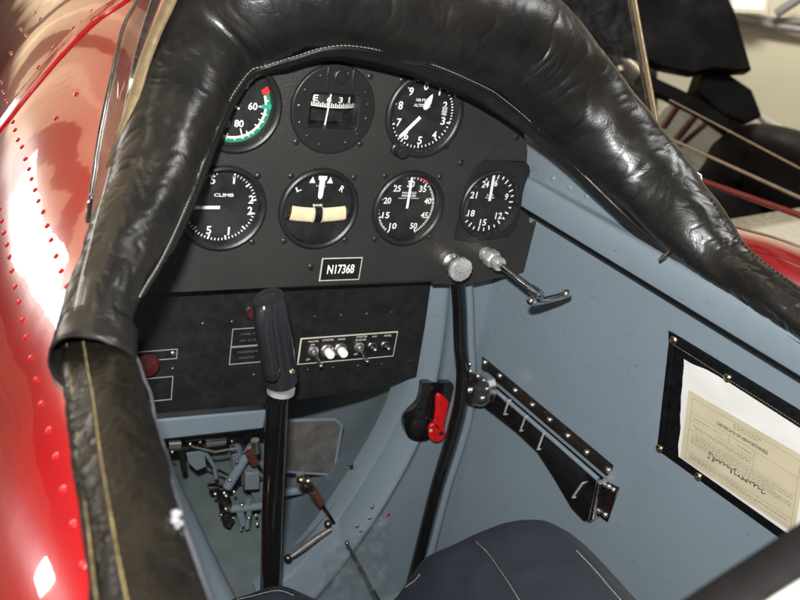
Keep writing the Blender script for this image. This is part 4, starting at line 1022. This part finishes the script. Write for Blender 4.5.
t = thing('footwell_strut', 'blue-grey pedestal strut behind the glossy stick tube', 'strut', atY(290, 470, .3))
g = MB(); g.tube([atY(235, 432, .3), atY(238, 470, .3)], .010, 12); g.build('strut_body', 'cockpit_paint', t)
for k, pts in enumerate((((158,452),(165,470),(172,500)), ((190,446),(215,452),(236,448)), ((218,470),(238,480),(262,478)), ((236,532),(250,536),(262,530)))):
    ty(list(pts), .215+.01*k, .0018, 'cable', 'aluminium' if k % 2 else 'dark_steel')
for px, py in ((163,447),(190,444),(200,442),(232,441),(243,452),(237,462),(230,480),(221,515),(233,518),(256,515),(243,484),(172,452)):
    g = MB(); g.ball(atY(px, py, .185), .0024, 8, m=5); g.build('nut', random.choice(['aluminium','brass','dark_steel']), t)
# loose bits on the floor: crumpled clear plastic, thin rod
t = thing('thin_metal_rod', 'thin dark rod standing among crumpled plastic right of the stick', 'rod', atD(360, 570, 1.02))
g = MB(); g.tube([atD(347, 543, 1.04), atD(379, 600, .98)], .0017, 8); g.ball(atD(347, 543, 1.04), .003, 8); g.build('rod_body', 'dark_steel', t)
q = MB(); random.seed(21); rows = []
for j in range(13):
    row = []
    for i in range(13):
        px = 322+66*i/12; py = 548+70*j/12-(i*3.0); D = 1.00-.05*j/12+.012*noise.noise(V((i*.9,j*.5,0)))
        row.append(atD(px, py, D))
    rows.append(row)
q.grid(rows); o_ = q.build('crumpled_plastic_sheet', 'clear_plastic', None, smooth=False); tag(o_, 'crumpled clear plastic sheet low on the floor right of the stick', 'plastic sheet')
for k, (px, py, mname, lab) in enumerate([(372,507,'aluminium','pale dot'),(370,518,'aluminium','pale'),(357,526,'aluminium','pale'),(361,531,'aluminium','pale'),(386,514,'red_plastic','red'),(227,586,'red_plastic','red'),(289,546,'aluminium','pale')]):
    pass
# dimples / fasteners on the former's rounded flange
for px, py in ((372,507),(370,518),(357,526),(361,531),(351,465)):
    g = MB(); g.ball(atY(px, py, .045), .0030, 10, squash=((0,1,0), .6), m=5); g.build('fastener', 'aluminium' if px > 354 and py > 500 else 'dark_steel', fus)
for px, py, lab in ((386,514,'small red paper scrap on the curved blue frame right of the stick'), (227,586,'small red scrap on the footwell floor left of the stick')):
    c_ = atY(px, py, .04) if px > 300 else atZ(px, py, -.5)
    g = MB(); random.seed(px); g.add([c_+V((random.uniform(-.004,.004)+.004*cos(a), -.002+random.uniform(-.001,.001), .004*sin(a)+(.004 if px < 300 else 0))) for a in (0,1.1,2.3,3.4,4.6,5.5)], [(0,1,2,3,4,5)])
    o_ = g.build('red_scrap', 'red_plastic', None, smooth=False, solid=.0006); tag(o_, lab, 'scrap', 'red scraps in the cockpit')

# ------------------------------------------------------------------ seat cushion
t = thing('seat_cushion', 'dark navy leather seat cushion with white stitching at the bottom of the view', 'seat cushion', atD(500, 600, .72))
sil = [(190,606,.80),(225,592,.80),(250,583,.795),(278,575,.79),(305,586,.785),(335,598,.78),(365,598,.775),(392,590,.77),(408,570,.765),(425,547,.76),(455,533,.755),(485,519,.75),(512,512,.745),(538,512,.74),(560,524,.735),(585,549,.73),(605,576,.725),(628,600,.72),(652,628,.72)]
S3_ = catmull([atD(*p) for p in sil], 5); rows = []
for i, p in enumerate(S3_):
    d_ = V((-.18, -1, .10)).normalized(); row = []
    for k in range(12):
        if k < 4: row.append(p+V((.0,.006-.002*k,-.13+.043*k)))
        else:
            f_ = (k-3)/8; row.append(p+d_*(.30*f_**1.2)+V((0,0,.018*sin(min(1, f_*1.2)*pi/2)))+V((0,0,.004*noise.noise(V((i*.1, f_*3, 0)))+.0022*noise.noise(V((i*.32, f_*9, 4))))))
    row[3] = p+V((0,-.001,-.004))
    rows.append(row)
q = MB(); q.grid(rows); q.build('cushion_cover', 'seat_leather', t, subsurf=1, angle=180)
def cushp(i, f_): return S3_[i]+V((-.18,-1,.10)).normalized()*(.30*f_**1.2)+V((0,0,.018*sin(min(1, f_*1.2)*pi/2)))
q = MB()
sv = [cushp(i, max(0, (12*5-i)*0+.04+.035*(i-53))) if 0 else None for i in range(3)]
def dash(pts, par, nm='stitching', r=.0003, stp=.0034, mat='thread'):
    P = [(p, V((0,0,1))) for p in pts]; g = MB(); R_ = resample(P, stp)
    for (p, _), (p2, _) in zip(R_, R_[1:]): d2 = (p2-p).normalized(); g.tube([p-d2*.0013, p+d2*.0013], r, 6)
    if g.v: g.build(nm, mat, par)
seat_bvh = BVHTree.FromPolygons([tuple(p) for p in q.v], q.f) if q.v else None
q2 = MB(); q2.grid(rows); seat_bvh = BVHTree.FromPolygons([tuple(p) for p in q2.v], q2.f)
def sproj(pts):
    o_ = []
    for p in catmull([(x, y, 0) for x, y in pts], 8):
        h_ = seat_bvh.ray_cast(CAM, ray(p.x, p.y).normalized())
        if h_[0] is not None: o_.append(h_[0]+(CAM-h_[0]).normalized()*.0012)
    return o_
dash(sproj([(472,538.5),(487,552),(500,570),(512,588),(524,608)]), t)
dash(sproj([(404,588),(415,580),(422,571)]), t)
dash(sproj([(575,549),(595,570),(612,590),(626,606)]), t)
dash(sproj([(235,600),(252,596),(278,590.5),(298,597)]), t)
for pts in ([(473,538.5),(488,552),(501,570),(513,588),(525,608)],):
    P = sproj(pts)
    if len(P) > 3: g = MB(); g.tube([p-(CAM-p).normalized()*.0014 for p in P], .0014, 8); g.build('welt', 'seat_leather', t)

# near rear headrest / coaming corner at bottom right
t = thing('rear_coaming', 'dark padded rear coaming edge, out of focus at the bottom right corner', 'padded coaming', atD(760, 590, .33))
q = MB(); q.tube(catmull([atD(650,680,.34), atD(722,632,.335), atD(772,600,.33), atD(822,568,.325), atD(877,532,.32)], 8), [.0175]*33, 24); q.build('padded_edge', 'dull_black', t)
t = thing('white_headrest', 'white painted edge behind the dark rear coaming at the bottom right corner', 'headrest', atD(800, 600, .29))
q = MB(); q.tube(catmull([atD(750,655,.30), atD(800,622,.295), atD(840,598,.29), atD(890,565,.285)], 6), .011, 20); q.build('painted_edge', 'paper_white', t)

# ------------------------------------------------------------------ outside right: own wing, wires, fillet
t = thing('cream_wing', 'cream painted low wing beyond the right side of the cockpit', 'wing', (1.3, .2, -.35))
wq = [atD(640, 236, 2.1), atD(735, 219, 2.0), atD(900, 190, 1.9), atD(1100, 300, 1.3), atD(900, 420, 1.0), atD(700, 330, 1.3)]
le0 = atZ(690, 224, -.245); le1 = atZ(880, 193, -.245)
q = MB(); rows = []
for i in range(9):
    a_ = le0.lerp(le1, i/8); rows.append([a_+V((.05*j/10, -.95*j/10, -.03+.035*sin(pi*min(1, .08+j/10*.9))**.6)) for j in range(11)])
q.grid(rows); q.build('wing_skin', 'cream_paint', t, solid=.02, angle=60)
t = thing('red_wing_fillet', 'glossy red fillet where the wing meets the fuselage, right of the roll', 'fillet', atD(770, 260, 1.15))
ft = catmull([atD(700,226,1.26), atD(735,230,1.24), atD(770,238,1.22), atD(810,252,1.20), atD(870,280,1.15)], 6); fb = catmull([atD(690,270,1.05), atD(730,300,1.03), atD(765,315,1.01), atD(815,340,.99), atD(880,380,.95)], 6)
q = MB(); q.grid([[a.lerp(b_, k/10)+V((0,0,.035*sin(pi*k/10))) for k in range(11)] for a, b_ in zip(ft, fb)]); q.build('fillet_skin', 'red_paint', t, solid=.003, angle=80)
q = MB(); 
for k in (.34, .62): q.tube([a.lerp(b_, k)+V((0,0,.035*sin(pi*k)+.001)) for a, b_ in zip(ft, fb)], .0012, 6)
q.build('fillet_seam', 'maroon_paint', t)
t = thing('small_red_tag', 'small white-edged red tag sticking up behind the right side of the roll', 'tag', atD(695, 178, .86))
g = MB(); g.add([atD(x, y, .86) for x, y in ((689,168),(701,175),(702,186),(690,184))], [(0,1,2,3)]); g.build('tag_body', 'mark_red', t, solid=.001)
g = MB(); g.tube([atD(x, y, .859) for x, y in ((689,168),(701,175),(702,186))], .0008, 6); g.build('tag_edge', 'mark_white', t)
for k, (a_, b_, r_, mt, lab) in enumerate([((640,125,2.2),(860,225,1.5),.0036,'wire_tan','upper tan bracing wire crossing the dark background'), ((670,100,2.5),(860,200,1.7),.0026,'wire_tan','faint tan bracing wire, topmost of the wires at right'), ((688,176,2.0),(830,226,1.6),.0065,'strut_red','red streamlined bracing strut above the cream wing')]):
    o_ = MB().tube([atD(*a_), atD(*b_)], r_, 8).build('bracing_wire' if k < 2 else 'bracing_strut', mt, None); tag(o_, lab, 'wire' if k < 2 else 'strut', 'bracing wires beyond the cockpit')

# ------------------------------------------------------------------ background: dark parked aeroplane, hangar wall, lamp, floor
bg = thing('parked_aeroplane', 'dark parked aeroplane with rounded wing panel in the hangar at upper right', 'aeroplane', atD(700, 150, 3.6))
def bgpoly(pts, D, nm, mat, th=.04):
    n_ = _F; fr_ = Fr(atD(700, 100, D), RX, UX)
    g = MB(); g.prism([fr_.uv(*p) for p in pts], fr_, -th/2, th/2); return g.build(nm, mat, bg, bevel=.01, smooth=False)
bgpoly([(560,-120),(700,-60),(722,-8),(732,14),(739,38),(749,73),(735,74),(712,71),(690,76),(660,70),(640,60),(600,50),(560,20)], 3.4, 'wing_panel', 'dark_plane_paint', .07)
bgpoly([(700,66),(716,74),(745,94),(755,120),(738,128),(715,118),(690,95)], 3.5, 'cabane', 'dark_plane_paint', .15)
bgpoly([(640,72),(700,100),(730,120),(725,136),(700,118),(664,100),(640,92)], 3.45, 'strut_panel', 'dark_plane_paint', .05)
fd = MB(); fr_ = Fr(atD(690, 135, 3.7), RX, UX); fd.lathe(fr_, (0, 0), [(.175,-.06),(.175,0),(.16,.02),(.05,.03)], 40, sx=1., sy=1.); fd.build('cream_disc', 'cream_paint', bg)
for a_, b_, w_ in (((663,128),(679,104),.018),((676,140),(700,110),.02),((680,146),(712,118),.018)):
    g = MB(); g.tube([atD(*a_, 3.62), atD(*b_, 3.62)], w_, 8, flat=.3); g.build('spoke', 'maroon_paint', bg)
bd = MB(); bd.tube(catmull([atD(700,190,3.45), atD(722,181,3.4), atD(748,172,3.4), atD(790,184,3.3), atD(860,222,3.1), atD(970,270,2.9)], 6), [.05+.13*min(1, i/12)+.03*i/30 for i in range(31)], 24); bd.build('fuselage_body', 'dark_plane_paint', bg)
bd = MB(); bd.tube([atD(640,215,3.5), atD(760,240,3.4), atD(900,290,3.2)], .22, 20); bd.build('lower_body', 'dark_plane_paint', bg)
g = MB(); g.tube([atD(752,110,3.55), atD(772,126,3.55), atD(800,142,3.5), atD(860,175,3.5)], [.012,.02,.028,.03], 14); g.build('cowl_edge', 'cream_paint', bg)
for px, py, s_ in ((560,35,.5),(590,60,.5)):
    pass
mach = thing('parked_engine', 'brown and red blurred aeroplane parts seen through the right windshield', 'aeroplane parts', atD(590, 40, 4.2))
random.seed(9)
for k in range(9):
    a_ = (545+random.random()*70, -30+random.random()*60); L = 60+random.random()*60; an = random.uniform(.2, 1.1)
    g = MB(); g.tube([atD(a_[0], a_[1], 4.2), atD(a_[0]+L*cos(an), a_[1]+L*sin(an), 4.1)], random.uniform(.015,.06), 10); g.build('beam', random.choice(['dark_plane_paint','maroon_paint','cream_paint','wire_tan','steel_grey']), mach)
g = MB(); fr_ = Fr(atD(610, 40, 4.6), RX, UX); g.rect(fr_, -.55, .25, -.45, .5, 0, .02); g.build('dark_panel', 'dark_plane_paint', mach)
g = MB(); g.prism([fr_.uv(*p) for p in ((602,38),(617,40),(618,66),(606,70))], Fr(atD(610, 50, 4.4), RX, UX), 0, .02); g.build('cream_patch', 'cream_paint', mach)
# hangar wall and floor
wp = V((4.9, 3.1, 0)); wn = V((-.86, -.5, 0)).normalized(); wu = V((.5, -.86, 0)).normalized()
HW = Fr(wp, wu)
hw = MB(); hw.rect(HW, -3.2, 3.5, -1.9, 2.6, -.1, 0); o_ = hw.build('hangar_wall', 'beige_wall', None, smooth=False); tag(o_, 'plain beige hangar wall far behind at upper right', 'wall')
t = thing('steel_wall_beam', 'grey horizontal steel beam with a pipe high on the beige wall', 'beam', HW(0, .5))
b0_ = HW.uv(730, 22, .1); b1_ = HW.uv(815, 27, .1)
g = MB(); g.tube([HW(b0_[0]-.3, b0_[1]+.0, .1), HW(b1_[0]+.5, b1_[1]+.0, .1)], .025, 10); g.build('pipe', 'steel_grey', t)
g = MB(); g.prism([HW.uv(*p, .05) for p in ((720,14),(830,20),(830,25),(720,18))], HW, .02, .10); g.build('flange', 'steel_grey', t)
g = MB(); g.tube([HW(*HW.uv(776,14,.2),.2), HW(*HW.uv(800,-2,.2),.2)], .03, 10); g.build('brace', 'steel_grey', t)
t = thing('hangar_ceiling_light', 'lit rectangular light fixture with pale frame above the hangar wall', 'ceiling light', HW(*HW.uv(748, 5, .3), .3))
g = MB(); g.prism([HW.uv(*p, .3) for p in ((727,-20),(770,-20),(768,14),(729,12))], HW, .26, .3); g.build('frame', 'cream_paint', t)
g = MB(); g.prism([HW.uv(*p, .3) for p in ((733,-20),(765,-20),(763,9),(734,8))], HW, .3, .31); g.build('lens', 'lamp_glow', t)
fl_ = MB(); fl_.rect(Fr((2,2,-1.75), (1,0,0), (0,1,0)), -9, 9, -9, 9, -.02, 0); o_ = fl_.build('hangar_floor', 'concrete', None, smooth=False); struct(o_)

# ------------------------------------------------------------------ world, lights, camera
w = bpy.data.worlds.new('World'); scn.world = w; w.use_nodes = True
nt = w.node_tree; nt.nodes.clear()
out_ = nt.nodes.new('ShaderNodeOutputWorld'); bgn = nt.nodes.new('ShaderNodeBackground'); nt.links.new(bgn.outputs[0], out_.inputs[0])
tc = nt.nodes.new('ShaderNodeTexCoord'); mp = nt.nodes.new('ShaderNodeMapping'); mp.inputs['Scale'].default_value = (1, 1, 1); nt.links.new(tc.outputs['Generated'], mp.inputs[0])
sx = nt.nodes.new('ShaderNodeSeparateXYZ'); nt.links.new(mp.outputs[0], sx.inputs[0])
zz = nt.nodes.new('ShaderNodeMath'); zz.operation = 'MULTIPLY_ADD'; zz.inputs[1].default_value = .77; zz.inputs[2].default_value = .23; nt.links.new(sx.outputs['Z'], zz.inputs[0])
up = ramp(nt, zz.outputs[0], [(0.21, (.05,.042,.034)), (.26, (.46,.37,.23)), (.5, (.36,.30,.20)), (.85, (.18,.165,.14))])
# dark roof trusses crossing the beige
wv = nt.nodes.new('ShaderNodeTexWave'); wv.inputs['Scale'].default_value = 2.1; wv.inputs['Distortion'].default_value = 1.2; wv.inputs['Detail'].default_value = 1
nt.links.new(mp.outputs[0], wv.inputs['Vector'])
tr = ramp(nt, wv.outputs['Fac'], [(.0, .06), (.14, .12), (.19, .85), (.6, 1.), (.93, 1.), (1., 1.5)])
mxn = nt.nodes.new('ShaderNodeMix'); mxn.data_type = 'RGBA'; mxn.blend_type = 'MULTIPLY'; mxn.inputs[0].default_value = 1.
nt.links.new(up, mxn.inputs[6]); nt.links.new(tr, mxn.inputs[7]); nt.links.new(mxn.outputs[2], bgn.inputs[0])
bgn.inputs[1].default_value = .62
# brighter, daylit end of the hangar ahead on the left
dp_ = nt.nodes.new('ShaderNodeVectorMath'); dp_.operation = 'DOT_PRODUCT'; dp_.inputs[1].default_value = V((-.38, .86, .34)).normalized()
nt.links.new(mp.outputs[0], dp_.inputs[0])
glow = ramp(nt, dp_.outputs['Value'], [(.74, (0,0,0)), (.95, (1.9,1.42,.86))])
sc_ = nt.nodes.new('ShaderNodeMix'); sc_.data_type = 'RGBA'; sc_.blend_type = 'MULTIPLY'; sc_.inputs[0].default_value = 1.
hz_ = ramp(nt, zz.outputs[0], [(.21, 0.), (.25, 1.)])
nt.links.new(glow, sc_.inputs[6]); nt.links.new(hz_, sc_.inputs[7])
ad = nt.nodes.new('ShaderNodeMix'); ad.data_type = 'RGBA'; ad.blend_type = 'ADD'; ad.inputs[0].default_value = 1.; ad.clamp_result = False
nt.links.new(up, ad.inputs[6]); nt.links.new(sc_.outputs[2], ad.inputs[7]); nt.links.new(ad.outputs[2], mxn.inputs[6])
def area(name, loc, target, sx_, sy_, P, col):
    l = bpy.data.lights.new(name, 'AREA'); l.shape = 'RECTANGLE'; l.size = sx_; l.size_y = sy_; l.energy = P; l.color = col
    o = bpy.data.objects.new(name, l); COL.objects.link(o); o.location = loc
    o.rotation_euler = (V(target)-V(loc)).to_track_quat('-Z', 'Y').to_euler(); return o
area('hangar_door_light', (-3.1, 5.0, .50), (-.2, 0, 0), .62, 1.0, 36, (1, .98, .95))
area('wall_fill_light', (3.0, 2.2, 1.5), (4.6, 3.0, .2), .8, .4, 60, (1, .95, .82))  # unseen lamp added to brighten the beige hangar wall
area('warm_leather_light', (-.75, .9, 2.9), (-.1, 0, 0), .55, .22, 9, (1, .90, .66))  # unseen warm lamp added for golden highlights on the left leather
area('roof_light', (1.9, -.35, 2.6), (.3, -.1, 0), 1.0, .7, 44, (1, .98, .96))
area('low_glint_light', (-2.85, 2.55, -.98), (-.29, -.37, -.06), .055, .30, 3, (1, .98, 1))  # small unseen lamp added to put white glints on the lower red skin
fl = bpy.data.lights.new('camera_flash', 'AREA'); fl.shape = 'RECTANGLE'; fl.size = .03; fl.size_y = .015; fl.energy = 14; fl.color = (1, .985, .97)
fo = bpy.data.objects.new('camera_flash', fl); COL.objects.link(fo); fo.location = CAM+UX*.078-RX*.016-_F*.01
fo.rotation_euler = Matrix((RX, UX, -_F)).transposed().to_euler()
cam = bpy.data.cameras.new('camera'); co = bpy.data.objects.new('camera', cam); COL.objects.link(co); scn.camera = co
cam.sensor_width = 36; cam.lens = FPX/800*36; cam.clip_start = .01; cam.clip_end = 100
co.matrix_world = Matrix.Translation(CAM) @ Matrix((RX, UX, -_F)).transposed().to_4x4()
cam.dof.use_dof = True; cam.dof.focus_distance = .84; cam.dof.aperture_fstop = 9
scn.render.engine = 'CYCLES'
scn.render.resolution_x = 1024; scn.render.resolution_y = 768
scn.view_settings.view_transform = 'Standard'; scn.view_settings.look = 'None'; scn.view_settings.gamma = 1; scn.view_settings.exposure = 0
scn.cycles.max_bounces = 8; scn.cycles.transparent_max_bounces = 16
